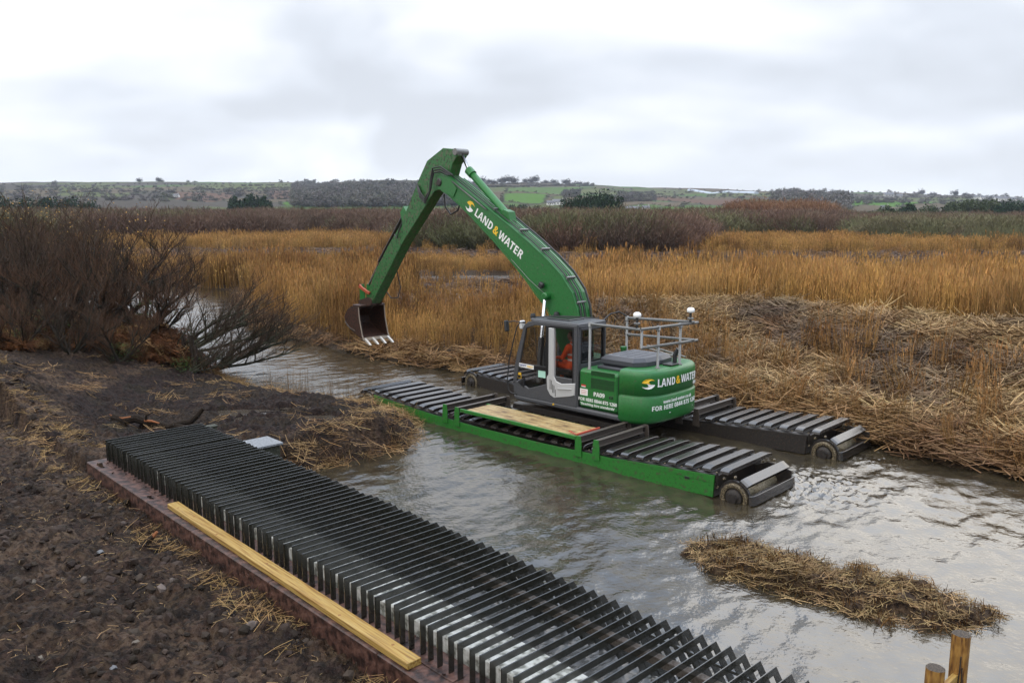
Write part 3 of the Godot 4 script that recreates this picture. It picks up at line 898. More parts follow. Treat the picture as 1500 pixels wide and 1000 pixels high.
func clod_mesh() -> ArrayMesh:
	var t := Thin.new()
	var p := []
	for k in 12:
		var y := 1.0 - 2.0 * (k + 0.5) / 12.0
		var a := k * 2.4
		p.append(Vector3(cos(a) * sqrt(1 - y * y), y * 0.75, sin(a) * sqrt(1 - y * y)) * rng.randf_range(0.75, 1.15))
	# convex-ish hull from all triples that have every other point on one side
	for a in 12:
		for b in range(a + 1, 12):
			for c in range(b + 1, 12):
				var m: Vector3 = (p[b] - p[a]).cross(p[c] - p[a])
				var pos := 0; var neg := 0
				for d in 12:
					if d == a or d == b or d == c: continue
					if m.dot(p[d] - p[a]) > 0: pos += 1
					else: neg += 1
				if pos == 0: t.tri(p[a], p[b], p[c], Color.WHITE)
				elif neg == 0: t.tri(p[a], p[c], p[b], Color.WHITE)
	return t.mesh()

# ---------------------------------------------------------------- scrub, trees
const SCRUB_FRONT := [[-100, -120], [380, -150], [440, -185], [560, -165], [640, -122], [700, -118], [800, -113], [930, -108], [985, -112], [1010, -150], [1100, -158], [1250, -152], [1300, -130], [1500, -118], [1700, -110]]
func scrub_front(u: float) -> float:
	return table(SCRUB_FRONT, u)

func scrub_mesh(n: int, sd: int) -> ArrayMesh:
	rng.seed = sd
	var t := Thin.new()
	for i in n:
		var d := rdir()
		var rr := sqrt(rng.randf())
		var foot := d * rr * 0.55
		var h := rng.randf_range(0.55, 1.0) * (1.0 - 0.42 * rr * rr)
		var p0 := foot + Vector3.UP * h * rng.randf_range(0.0, 0.55)
		var p1 := foot * 1.5 + d * 0.12 + Vector3.UP * h
		var c := tint(Color(1, 1, 1), 0.4)
		t.ribbon([p0, p0.lerp(p1, 0.5) + rdir() * 0.03, p1], 0.020, 0.006, rdir(), c)
		for k in 3:
			var q := p0.lerp(p1, rng.randf_range(0.3, 1.0))
			var o := (rdir() * 0.6 + Vector3.UP * rng.randf_range(0.3, 1.2)).normalized() * rng.randf_range(0.06, 0.16)
			t.ribbon([q, q + o], 0.012, 0.003, o.cross(rdir()).normalized(), tint(c, 0.2))
	return t.mesh()

const SCRUB_TONES := [Color(0.155, 0.095, 0.068), Color(0.125, 0.086, 0.064), Color(0.13, 0.132, 0.066), Color(0.16, 0.158, 0.086), Color(0.19, 0.105, 0.058)]

func build_scrub() -> void:
	var kinds := [scrub_mesh(620, 21), scrub_mesh(620, 22), scrub_mesh(620, 23)]
	for k in 5:
		var sm := mat("scrub%d" % k, lin(SCRUB_TONES[k].r, SCRUB_TONES[k].g, SCRUB_TONES[k].b), 0.8, 0.0, 0.15)
		sm.vertex_color_use_as_albedo = true
	rng.seed = 31
	var words := ["reddish brown", "dark brown", "olive green", "lichen green", "russet"]
	# the front rank along the reeds: bushes that can be told apart
	var u := 395.0
	while u < 1540.0:
		var z := scrub_front(u) - rng.randf_range(0.0, 6.0)
		var r := -z
		var x := (u - 750.0) / FOCAL * r
		var hgt := rng.randf_range(4.4, 6.2)
		if u > 1250: hgt *= 0.72
		if u > 850 and u < 990: hgt *= 1.1
		var tone := n1.get_noise_2d(u * 0.10, 3.0) + rng.randf_range(-0.25, 0.25)
		var k := 2 if tone > 0.22 else 3 if tone > 0.12 else 0 if tone > -0.1 else 1
		if u > 1280 and rng.randf() < 0.6: k = 3
		var m: Material = M["scrub%d" % k]
		var t := thing("scrub_bush", "%s leafless willow scrub standing behind the reed bed" % words[k], "bush", Vector3(x, land(x, z) - 0.1, z), rng.randf() * TAU, "%s scrub edging the reeds" % words[k])
		var c := part("twigs", kinds[rng.randi() % 3], m, t)
		c.scale = Vector3(hgt * rng.randf_range(0.75, 1.1), hgt, hgt * rng.randf_range(0.75, 1.1))
		var st := MB.new()
		for q in 3:
			var d := rdir()
			st.tube([Vector3.ZERO + d * 0.1, d * hgt * 0.12 + Vector3.UP * hgt * 0.3, d * hgt * 0.25 + Vector3.UP * hgt * 0.62], 0.06, 0.02, 4, false)
		part("stems", st, M["twig_bark"], t)
		u += hgt / r * FOCAL * rng.randf_range(0.34, 0.5)
	# the mass behind
	var xf := []; var cs := []
	for i in 5200:
		var uu := rng.randf_range(-120, 1640)
		var z0 := scrub_front(uu) - 5.0
		var r := -z0 + pow(rng.randf(), 1.4) * (360.0 + z0 + 80.0)
		var x := (uu - 750.0) / FOCAL * r
		var h := rng.randf_range(4.6, 7.0) * (0.85 if uu > 1230 else 1.0) * (1.0 + 0.25 * smoothstep(150.0, 300.0, r))
		var tone := n1.get_noise_2d(x * 0.03, r * 0.05)
		var c: Color = SCRUB_TONES[0].lerp(SCRUB_TONES[1], rng.randf())
		if tone > 0.10: c = SCRUB_TONES[3 if uu > 1150 else 2].lerp(c, rng.randf() * 0.5)
		if uu > 1080 and uu < 1190 and r > 240: c = SCRUB_TONES[4]; h *= 1.35
		var tr := Transform3D(Basis(Vector3.UP, rng.randf() * TAU).scaled(Vector3(h * 1.1, h, h * 1.1)), Vector3(x, 0.2 + smoothstep(104.0, 300.0, r) * 0.5, -r))
		xf.append(tr); cs.append(tint(c, 0.25))
	stuff("willow_carr", "wide mass of leafless brown willow scrub across the marsh", kinds[0], M["twig"], xf, cs)

func crown_mesh(sd: int, lobes: int, faces: int, size: float, flat: float) -> ArrayMesh:
	rng.seed = sd
	var t := Thin.new()
	var cen := []
	for i in lobes:
		var a := rng.randf() * TAU
		var rr := rng.randf() * 0.62
		cen.append([Vector3(cos(a) * rr, rng.randf_range(0.25, 0.85 - 0.4 * rr), sin(a) * rr), rng.randf_range(0.20, 0.34)])
	for i in faces:
		var l = cen[rng.randi() % lobes]
		var d := Vector3(rng.randfn(), rng.randfn() * flat, rng.randfn()).normalized()
		var p: Vector3 = l[0] + d * l[1] * pow(rng.randf(), 0.35)
		var u := Vector3(rng.randfn(), rng.randfn(), rng.randfn()).normalized()
		var w := u.cross(d + Vector3(0.01, 0.2, 0.03)).normalized()
		var s := size * rng.randf_range(0.5, 1.3)
		var c := tint(Color(1, 1, 1), 0.35)
		t.tri(p - u * s, p + w * s * 0.7, p + u * s, c)
		t.tri(p + d * s * 0.6, p - w * s * 0.8, p + u * s * 0.5, c)
	var lo := Vector3.ONE * 9.0; var hi := -lo
	for q in t.v: lo = lo.min(q); hi = hi.max(q)
	var sc := Vector3(1.0 / (hi.x - lo.x), 0.95 / (hi.y - lo.y), 1.0 / (hi.z - lo.z))
	for i in t.v.size(): t.v[i] = Vector3((t.v[i].x - (lo.x + hi.x) / 2) * sc.x, 0.05 + (t.v[i].y - lo.y) * sc.y, (t.v[i].z - (lo.z + hi.z) / 2) * sc.z)
	return t.mesh()

func build_trees() -> void:
	# dark evergreens standing above the scrub
	var crowns := [crown_mesh(51, 10, 2600, 0.060, 0.8), crown_mesh(52, 12, 2600, 0.060, 0.7), crown_mesh(53, 9, 2600, 0.060, 0.9)]
	rng.seed = 55
	var ever := mat("evergreen", lin(0.018, 0.034, 0.016), 0.8, 0.0, 0.12)
	ever.vertex_color_use_as_albedo = true
	var grey_green := mat("grey_evergreen", lin(0.050, 0.064, 0.030), 0.8, 0.0, 0.12)
	grey_green.vertex_color_use_as_albedo = true
	# u, base v, width px, height px, distance, kind
	var spots := [[840, 312, 38, 32, 300, 0], [864, 312, 54, 40, 305, 0], [890, 312, 40, 37, 295, 0], [876, 313, 40, 28, 290, 0], [850, 313, 34, 24, 288, 0], [345, 300, 34, 16, 420, 0], [366, 300, 46, 20, 425, 0], [388, 300, 30, 17, 415, 0],
		[5, 302, 46, 17, 380, 0], [38, 302, 44, 16, 385, 0], [70, 302, 50, 17, 380, 0], [102, 302, 44, 17, 390, 0], [130, 303, 28, 15, 385, 0],
		[750, 306, 18, 9, 520, 0], [765, 307, 26, 10, 520, 0], [786, 307, 20, 9, 525, 0],
		[1270, 327, 34, 20, 330, 1], [1300, 326, 44, 28, 330, 1], [1330, 325, 40, 30, 340, 0], [1362, 322, 46, 26, 350, 1], [1395, 320, 40, 28, 360, 1], [1420, 322, 44, 34, 350, 1], [1448, 322, 44, 34, 355, 1], [1476, 325, 44, 36, 340, 0], [1502, 326, 46, 36, 345, 0], [1360, 329, 36, 18, 320, 0], [1400, 329, 40, 20, 320, 0], [1310, 330, 40, 18, 315, 0], [1450, 331, 40, 20, 315, 0]]
	for s in spots:
		var p := at_dist(s[0], s[1], s[4])
		p.y = minf(p.y, 1.0) - 0.5
		var k: float = s[4] / FOCAL
		var top := at_dist(s[0], s[1] - s[3], s[4]).y
		var h: float = top - p.y
		var w: float = s[2] * k * 1.25
		var where := "among the dark clump above the willow scrub" if s[0] > 800 and s[0] < 920 else "in the small clump on the far marsh" if s[0] > 300 and s[0] < 420 else "in the low belt behind the bare willows" if s[0] < 200 else "below the white farmhouse" if s[0] < 800 else "in the belt of trees below the hillside village"
		var t := thing("evergreen_tree", "%s evergreen tree %s" % ["dark green" if s[5] == 0 else "grey green", where], "tree", p, rng.randf() * TAU, "evergreen trees %s" % where)
		part("trunk", MB.new().tube([Vector3(0, -0.3, 0), Vector3(0.1, h * 0.4, 0.05), Vector3(0, h * 0.7, 0)], 0.35, 0.1, 6, false), M["twig_bark"], t)
		var c := part("crown", crowns[rng.randi() % 3], ever if s[5] == 0 else grey_green, t)
		c.scale = Vector3(w, h * 0.98, w)
	# bare trees: a crown of fine upright twigs on a stem
	rng.seed = 61
	var bare := Thin.new()
	for i in 620:
		var d := Vector3(rng.randfn(), rng.randfn() * 0.9, rng.randfn()).normalized() * pow(rng.randf(), 0.45)
		var p := Vector3(0, 0.55, 0) + Vector3(d.x * 0.40, d.y * 0.45, d.z * 0.40) * (0.8 + 0.3 * sin(d.x * 5.0 + d.z * 3.0))
		var o := (d + Vector3.UP * 0.8).normalized() * rng.randf_range(0.05, 0.12)
		bare.ribbon([p - o, p + o], 0.028, 0.008, rdir(), tint(Color(1, 1, 1), 0.3))
	for i in 7:
		var d := rdir() * 0.24 + Vector3.UP * rng.randf_range(0.6, 0.85)
		bare.stick(Vector3.UP * 0.3, d, 0.018, 0.006, Color(0.8, 0.8, 0.8))
	var bare_mesh := bare.mesh()
	var trunk := MB.new().tube([Vector3(0, -0.1, 0), Vector3(0, 0.5, 0)], 0.028, 0.016, 5, false).mesh()
	var bark := mat("bare_tree", lin(0.085, 0.075, 0.068), 0.9, 0.0, 0.12)
	bark.vertex_color_use_as_albedo = true
	var sky := [[690, 8], [700, 10], [709, 12], [716, 9], [722, 9], [731, 11], [739, 10], [748, 11], [757, 11], [766, 9], [774, 9], [786, 9], [797, 8], [808, 8], [822, 7], [834, 8], [848, 7], [862, 6], [1330, 7], [1344, 9], [1356, 7], [1372, 8], [1386, 10], [1398, 8], [222, 7], [232, 8], [240, 7], [285, 6], [294, 6]]
	for s in sky:
		var v := table(SKYLINE, s[0])
		var p := Vector3((s[0] + rng.randf_range(-5, 5) - 750.0) / FOCAL * 1880.0, 0, -1880.0 + rng.randf_range(-30, 30))
		var h: float = s[1] / FOCAL * 1880.0 * rng.randf_range(0.9, 1.4)
		p.y = hill_y(p.x, p.z) - h * rng.randf_range(0.15, 0.35)
		var where := "beyond the digger's arm" if s[0] > 600 and s[0] < 900 else "beside the hilltop village" if s[0] > 1200 else "above the bare willows"
		var t := thing("hilltop_tree", "leafless tree on the skyline %s" % where, "tree", p, rng.randf() * TAU, "bare trees on the skyline %s" % where)
		t.scale = Vector3(h * rng.randf_range(1.1, 2.0), h * rng.randf_range(0.7, 1.15), h * rng.randf_range(1.1, 1.8))
		part("trunk", trunk, bark, t)
		part("crown", bare_mesh, bark, t)
	# woods and hedgerows on the slopes: too far off to count
	var xf := []; var cs := []
	var woods := [[430, 650, 270, 304, 700], [330, 440, 268, 292, 40], [1135, 1240, 286, 312, 300], [640, 700, 274, 302, 110], [0, 330, 270, 296, 90], [905, 960, 283, 296, 70], [1240, 1500, 286, 300, 60], [680, 870, 269, 274, 90], [870, 1500, 278, 292, 60], [825, 850, 281, 290, 25]]
	for w in woods:
		for i in (w[4] if w[4] >= 100 else w[4] * 5):
			var wv := rng.randf_range(w[2], w[3])
			var wu := rng.randf_range(w[0], w[1])
			if w[4] < 100:   # hedgerow trees stand in lines
				wv = w[2] + 4.0 * roundf((wv - w[2]) / 4.0) + 0.8 * sin(wu * 0.03 + w[2]) + rng.randf_range(-0.2, 0.2)
			var p := hill_hit(wu, wv)
			if p.z < -1990: continue
			var h := rng.randf_range(7.0, 13.0)
			if w[4] > 250: h *= 1.1
			elif w[4] < 100: h *= 0.40 if rng.randf() < 0.96 else 0.8
			xf.append(Transform3D(Basis(Vector3.UP, rng.randf() * TAU).scaled(Vector3(h * 1.3, h, h * 1.3)), Vector3(p.x, hill_y(p.x, p.z) - 1.0, p.z)))
			cs.append(tint(Color(0.125, 0.112, 0.108).lerp(Color(0.085, 0.085, 0.058), rng.randf() * 0.7), 0.25))
	# hedgerows follow the edges of the fields
	for f in FIELDS:
		for k in f.size() - 1:
			var a: Array = f[k]; var b: Array = f[(k + 1) % (f.size() - 1)]
			var A := hill_hit(a[0], a[1]); var B := hill_hit(b[0], b[1])
			var n := int(A.distance_to(B) / 14.0)
			for i in mini(n, 60):
				if rng.randf() < 0.3: continue
				var p := A.lerp(B, (i + rng.randf()) / n)
				var h := rng.randf_range(1.8, 3.2) if rng.randf() < 0.95 else rng.randf_range(5.0, 8.0)
				xf.append(Transform3D(Basis(Vector3.UP, rng.randf() * TAU).scaled(Vector3(h * 2.0, h, h * 2.0)), Vector3(p.x, hill_y(p.x, p.z) - 0.8, p.z)))
				cs.append(tint(Color(0.10, 0.096, 0.070), 0.2))
	var wood_mesh := crown_mesh(66, 6, 170, 0.10, 0.9)
	var wm := mat("wood_far", lin(1, 1, 1), 0.9, 0.0, 0.12)
	wm.vertex_color_use_as_albedo = true
	stuff("far_woodland", "grey bare woods and hedgerows on the far hillside", wood_mesh, wm, xf, cs)

func build_houses() -> void:
	rng.seed = 71
	var roof_m = M["slate_roof"]
	# u, v of the foot, width px, height px, wall, words
	var list := [[818, 300, 15, 8, 0, "white farmhouse on the green slope beside the dark evergreens"], [806, 301, 8, 5, 0, "small white outbuilding beside the farmhouse"], [927, 309, 20, 5, 1, "long low grey barn beside the dark evergreens"], [946, 308, 10, 6, 0, "pale cottage at the end of the grey barn"],
		[1212, 319, 9, 7, 0, "white cottage in the wooded dip below the hills"], [1222, 290, 9, 5, 0, "pale house on the hill above the wood"], [1180, 289, 6, 4, 1, "tiny grey house among hillside trees"],
		[1302, 288, 14, 6, 1, "grey hilltop farm building on the skyline"], [1318, 289, 8, 5, 1, "small barn beside the hilltop farm"], [1296, 307, 10, 5, 0, "pale house above the belt of evergreens"],
		[1428, 291, 10, 5, 0, ""], [1441, 293, 9, 6, 0, ""], [1452, 293, 10, 6, 1, ""], [1463, 294, 11, 6, 0, ""], [1474, 294, 9, 6, 0, ""], [1484, 295, 11, 6, 1, ""], [1494, 296, 10, 6, 0, ""], [1508, 297, 10, 6, 0, ""], [258, 289, 8, 4, 0, "small pale house among the fields above the bare willows"], [433, 297, 6, 4, 0, "tiny pale cottage beside a green field"]]
	for a in list:
		var p := hill_hit(a[0], a[1])
		var k := -p.z / FOCAL
		var w: float = maxf(a[2] * k, 6.0)
		var h: float = maxf(a[3] * k, 4.0)
		var dpt := minf(w * 0.7, 8.0)
		var label: String = a[5] if a[5] else "house of the village on the hill to one side of the marsh"
		var t := thing("house", label, "house", Vector3(p.x, hill_y(p.x, p.z) - 0.6, p.z), rng.randf_range(-0.25, 0.25), "houses of the hillside village" if a[5] == "" else "")
		var e := h * 0.62
		part("wall", MB.new().prism([Vector2(-dpt / 2, 0), Vector2(dpt / 2, 0), Vector2(dpt / 2, e), Vector2(0, h), Vector2(-dpt / 2, e)], -w / 2, w / 2, 0.0, Transform3D(Basis(Vector3.UP, PI / 2), Vector3.ZERO)), M["house_white"] if a[4] == 0 else M["house_grey"], t)
		var rb := MB.new()
		var o := 0.35
		for s in [-1, 1]:
			rb.quad(Vector3(-w / 2 - o, e - 0.25, s * (dpt / 2 + o)), Vector3(w / 2 + o, e - 0.25, s * (dpt / 2 + o)), Vector3(w / 2 + o, h + 0.2, 0), Vector3(-w / 2 - o, h + 0.2, 0))
			rb.quad(Vector3(-w / 2 - o, e - 0.05, s * (dpt / 2 + o)), Vector3(w / 2 + o, e - 0.05, s * (dpt / 2 + o)), Vector3(w / 2 + o, h + 0.45, 0), Vector3(-w / 2 - o, h + 0.45, 0))
		var rf := part("roof", rb, roof_m, t)
		part("chimney", MB.new().box(Vector3(w * 0.4, h + 0.6, 0), Vector3(0.9, 1.6, 0.9), 0.05), M["house_grey"], rf)
		for i in 3:
			part("window", MB.new().box(Vector3((i - 1) * w * 0.3, e * 0.55, dpt / 2 + 0.03), Vector3(w * 0.12, e * 0.35, 0.06), 0.01), M["window_dark"], t)
	# long rows of film tunnels on the ploughed slope
	var A := hill_hit(1010, 279.5); var B := hill_hit(1110, 284.5)
	for i in 5:
		var a := A.lerp(B, i / 5.0); var b := A.lerp(B, (i + 0.94) / 5.0)
		a.y = hill_y(a.x, a.z); b.y = hill_y(b.x, b.z)
		var len := a.distance_to(b)
		var t := thing("film_tunnel", "long grey-blue film growing tunnel high on the hillside field", "tunnel", (a + b) / 2, -atan2(b.z - a.z, b.x - a.x), "film tunnels on the hillside")
		t.rotation.z = asin((b.y - a.y) / len)
		var pr := [Vector2(-4.5, -1)]
		for q in 9: pr.append(Vector2(-4.5 * cos(PI * q / 8.0), 3.6 * sin(PI * q / 8.0)))
		pr.append(Vector2(4.5, -1))
		part("cover", MB.new().prism(pr, -len / 2, len / 2, 0.0, Transform3D(Basis(Vector3.UP, PI / 2), Vector3.ZERO)), M["tunnel_film"], t)
		for q in 3: part("hoop", MB.new().prism([Vector2(-4.6, -1), Vector2(-4.6, 0.2), Vector2(-3.2, 2.7), Vector2(0, 3.75), Vector2(3.2, 2.7), Vector2(4.6, 0.2), Vector2(4.6, -1)], (q - 1) * len * 0.4 - 0.2, (q - 1) * len * 0.4 + 0.2, 0.0, Transform3D(Basis(Vector3.UP, PI / 2), Vector3.ZERO)), M["house_grey"], t)

# ---------------------------------------------------------------- bare willows by the water
func grow(b: Thin, t: Thin, p: Vector3, d: Vector3, len: float, r: float, level: int, bark: Color, twig: Color, bend: Vector3) -> void:
	var segs := 5 if level == 0 else 4
	var q := p
	var dir := d
	for i in segs:
		var nd := (dir + Vector3(rng.randfn(), rng.randfn() * 0.7, rng.randfn()) * (0.16 if level < 2 else 0.10) + bend * (0.10 if level == 0 else 0.05) + Vector3.UP * (0.03 if level < 2 else 0.07)).normalized()
		var e := q + nd * len / segs
		var ra := r * (1.0 - 0.62 * i / segs); var rb := r * (1.0 - 0.62 * (i + 1) / segs)
		if level < 2: b.stick(q, e, ra, rb, tint(bark, 0.2), 6 if level == 0 else 4)
		else: t.stick(q, e, maxf(ra, 0.0075 if level == 2 else 0.005), maxf(rb, 0.0065 if level == 2 else 0.003), tint(twig, 0.25), 3)
		if level < 3:
			var kids: int = ([2, 2, 1] if bend.x > 0.1 else [2, 2, 2])[level]
			if i == 0 and level < 2: kids = 1
			for k in kids:
				var o := rdir()
				var out := (nd * rng.randf_range(0.7, 1.1) + o * rng.randf_range(0.45, 0.95) + Vector3.UP * 0.25).normalized()
				grow(b, t, q.lerp(e, rng.randf()), out, len * rng.randf_range(0.34, 0.56), rb * rng.randf_range(0.45, 0.68), level + 1, bark, twig, bend)
		q = e
		dir = nd

var willow_kinds := []
func build_willows() -> void:
	for s in 4:
		rng.seed = 80 + s
		var b := Thin.new(); var t := Thin.new()
		var bark := Color(0.11, 0.112, 0.08) if s == 0 else Color(0.075, 0.068, 0.055)
		var twig := Color(0.058, 0.040, 0.029) if s != 2 else Color(0.082, 0.047, 0.030)
		var stems := 6
		for k in stems:
			var a := TAU * (k + rng.randf() * 0.6) / stems
			var out := Vector3(cos(a), 0, sin(a))
			var bend := Vector3.ZERO
			if s == 0:
				bend = Vector3(1.0, -0.15, 0.1)
				out = (out * 0.5 + Vector3(0.9, 0, 0)).normalized()
			grow(b, t, out * 0.12, (out * rng.randf_range(0.5, 1.5) + Vector3.UP * (0.65 if s == 0 else 1.1)).normalized(), rng.randf_range(2.4, 3.3), rng.randf_range(0.055, 0.09), 0, bark, twig, bend)
		willow_kinds.append([b.mesh(), t.mesh()])
	var leaves := Thin.new()
	rng.seed = 90
	for i in 260:
		var p := Vector3(rng.randfn() * 0.45, rng.randf() * 1.0, rng.randfn() * 0.45)
		var u := rdir() + Vector3.UP * rng.randf_range(-0.4, 0.4)
		var w := u.cross(Vector3.UP).normalized()
		leaves.tri(p, p + u * 0.05 + w * 0.03, p + u * 0.11, tint(Color(0.05, 0.095, 0.025), 0.4))
		leaves.tri(p, p + u * 0.11, p + u * 0.05 - w * 0.03, tint(Color(0.05, 0.095, 0.025), 0.4))
	var leaf_mesh := leaves.mesh()
	var gold := Thin.new()
	for i in 70:
		var p := Vector3(rng.randfn() * 0.9, rng.randf_range(2.6, 4.2), rng.randfn() * 0.9)
		var u := rdir() * 0.06 - Vector3.UP * 0.03
		gold.tri(p, p + u.rotated(Vector3.UP, 0.5), p + u.rotated(Vector3.UP, -0.4), tint(Color(0.30, 0.17, 0.04), 0.3))
	var gold_mesh := gold.mesh()
	# u, distance, scale, turn, kind, label, ivy
	var list := [
		[300, 28.5, 1.0, 0.1, 0, "low willow leaning its mossy limbs over the water", true],
		[240, 27.5, 1.05, 0.6, 0, "mossy willow with crooked limbs beside the leaning one", false],
		[205, 30.0, 1.12, 2.1, 1, "leafless willow with ivy green at its foot", true],
		[130, 28.0, 1.10, 4.0, 2, "reddish leafless willow above the fallen branch", false],
		[55, 27.0, 1.12, 1.0, 3, "dark leafless willow above the brown bracken", true],
		[-25, 28.0, 1.15, 5.1, 1, "leafless willow at the end of the bracken bank", false],
		[165, 25.6, 0.55, 2.2, 2, "small twiggy willow in the bracken above the fallen branch", true], [95, 25.2, 0.6, 0.7, 3, "small dark willow deep in the bracken", false], [20, 24.8, 0.62, 3.9, 2, "small reddish willow at the bracken's edge by the bare soil", true], [262, 26.4, 0.5, 0.3, 0, "small mossy willow at the root of the mud spit", true],
		[165, 31.5, 1.15, 0.2, 3, "", false], [215, 29.0, 0.9, 5.0, 2, "", false], [95, 34.0, 1.2, 1.7, 1, "", false], [15, 33.5, 1.25, 2.9, 2, "", false],
		[60, 37.0, 1.25, 5.6, 2, "", false], [50, 41.0, 1.35, 0.9, 3, "", false], [-40, 38.0, 1.3, 3.8, 1, "", false]]
	for a in list:
		var x: float = (a[0] - 750.0) / FOCAL * a[1]
		var z: float = -a[1]
		var y := maxf(land(x, z), 0.1)
		var far: bool = a[5] == ""
		var t := thing("willow_bush", "leafless willow in the thicket behind the bankside bushes" if far else a[5], "bush", Vector3(x, y - 0.08, z), a[3] if a[4] != 0 else a[3] * 0.5, "willows of the thicket" if far else "")
		t.scale = Vector3.ONE * a[2]
		part("branches", willow_kinds[a[4]][0], M["bark"], t)
		part("twigs", willow_kinds[a[4]][1], M["twig"], t)
		if a[6]:
			var l := part("ivy", leaf_mesh, M["leaf"], t)
			l.position = Vector3(0.1, 0.15, 0.3)
		if a[1] > 29.0: part("yellow_leaves", gold_mesh, M["leaf"], t)
	# bracken and dead fern at their feet
	rng.seed = 95
	var fr := Thin.new()
	for i in 26:
		var d := rdir()
		var l := rng.randf_range(0.35, 0.8)
		var p0 := d * 0.05
		var p1 := d * l * 0.5 + Vector3.UP * l * 0.55
		var p2 := d * l + Vector3.UP * l * rng.randf_range(0.0, 0.4)
		var c := tint(Color(1, 1, 1), 0.4)
		fr.ribbon([p0, p1, p2], 0.012, 0.004, d.cross(Vector3.UP), c)
		for k in 9:
			var q := p1.lerp(p2, k / 9.0) if k > 2 else p0.lerp(p1, 0.6 + k * 0.13)
			for s in [-1, 1]:
				var o: Vector3 = d.cross(Vector3.UP) * s * 0.16 * (1.0 - k / 10.0) + Vector3.UP * rng.randf_range(-0.06, 0.02)
				fr.ribbon([q, q + o + d * 0.05], 0.035, 0.0, d, c)
	var fx := []; var fc := []
	for i in 2600:
		var u := rng.randf_range(-60, 330)
		var r := rng.randf_range(21.0, 33.0)
		var x := (u - 750.0) / FOCAL * r
		if shore(x, -r) < 0.5: continue
		if r < 24.5 + 0.012 * u + n1.get_noise_2d(x * 1.3, r * 1.3) * 2.5: continue
		fx.append(place(Vector3(x, land(x, -r) - 0.02, -r), rng.randf_range(0.45, 1.0) + 0.6 * smoothstep(24.5, 28.0, r) * rng.randf(), 0.45))
		fc.append(tint(Color(0.15, 0.058, 0.022).lerp(Color(0.065, 0.034, 0.018), rng.randf()).lerp(Color(0.25, 0.155, 0.065), 0.9 if rng.randf() < 0.10 else 0.0), 0.3))
	stuff("dead_bracken", "rust brown dead bracken under the bankside willows", fr.mesh(), M["straw"], fx, fc)
	# the split branch lying on the soil, and the stubs standing in the water behind it
	var p := at_y(228, 590, 0.95)
	var lg := thing("fallen_branch", "split dark branch with orange torn wood lying on the soil", "branch", Vector3(p.x, land(p.x, p.z) + 0.07, p.z), -0.15)
	var lp := [Vector3(-1.1, 0.14, 0.05), Vector3(-0.82, 0.10, 0.10), Vector3(-0.55, 0.14, 0.0), Vector3(-0.25, 0.03, -0.06), Vector3(0.05, 0.05, 0.06), Vector3(0.35, -0.02, 0.10), Vector3(0.62, 0.06, -0.02), Vector3(0.85, 0.10, -0.08), Vector3(1.02, 0.24, -0.05), Vector3(1.15, 0.42, -0.12)]
	part("limb", MB.new().tube(lp, 0.13, 0.05, 9).tube([Vector3(0.5, 0.0, 0.05), Vector3(0.85, 0.02, 0.2), Vector3(1.1, -0.02, 0.22), Vector3(1.45, 0.14, 0.18)], 0.07, 0.02, 6).tube([Vector3(-0.3, 0.05, 0), Vector3(-0.2, 0.25, 0.12), Vector3(-0.02, 0.34, 0.1)], 0.04, 0.01, 5), M["twig_bark"], lg)
	part("torn_wood", MB.new().tube([Vector3(-1.02, 0.20, 0.10), Vector3(-0.8, 0.17, 0.17), Vector3(-0.62, 0.20, 0.10)], 0.035, 0.02, 5).tube([Vector3(-0.30, 0.10, 0.03), Vector3(-0.05, 0.12, 0.13), Vector3(0.15, 0.08, 0.15)], 0.035, 0.015, 5).tube([Vector3(-1.05, 0.15, 0.06), Vector3(-1.2, 0.24, 0.09)], 0.03, 0.006, 4), M["torn_wood"], lg)
	for s in [[283, 540, 0.95, 0.10, "tallest"], [271, 536, 0.62, 0.08, "shorter"], [289, 545, 0.55, 0.07, "shortest"]]:
		p = at_y(s[0], s[1], 0.35)
		var o := thing("broken_stump", "%s of the broken stumps under the leaning willow" % s[4], "stump", Vector3(p.x, maxf(land(p.x, p.z), 0.0) - 0.1, p.z))
		part("stem", MB.new().soft(true).tube([Vector3.ZERO, Vector3(0.03, s[2] * 0.6, 0), Vector3(-0.02, s[2] + 0.35, 0.03)], s[3], s[3] * 0.8, 8), M["twig_bark"], o)
		part("snag", MB.new().tube([Vector3(0, s[2] * 0.7, 0), Vector3(0.22, s[2] * 0.85, 0.05)], s[3] * 0.5, 0.015, 5), M["twig_bark"], o)
	# tall dead stems standing in the shallows before the spit
	var sx := []; var sc := []
	for i in 60:
		var q := at_y(rng.randf_range(368, 560), rng.randf_range(560, 586), 0.1)
		sx.append(place(q - Vector3.UP * 0.1, rng.randf_range(0.5, 1.1), 0.1)); sc.append(tint(STRAW.lerp(RUST, 0.4), 0.3))
	stuff("shallows_reed", "sparse thin reed stems standing in the shallows", reed_clump(3, 0.12, 0.5, 1.0, 0.15, 0.009, true), M["reed"], sx, sc)

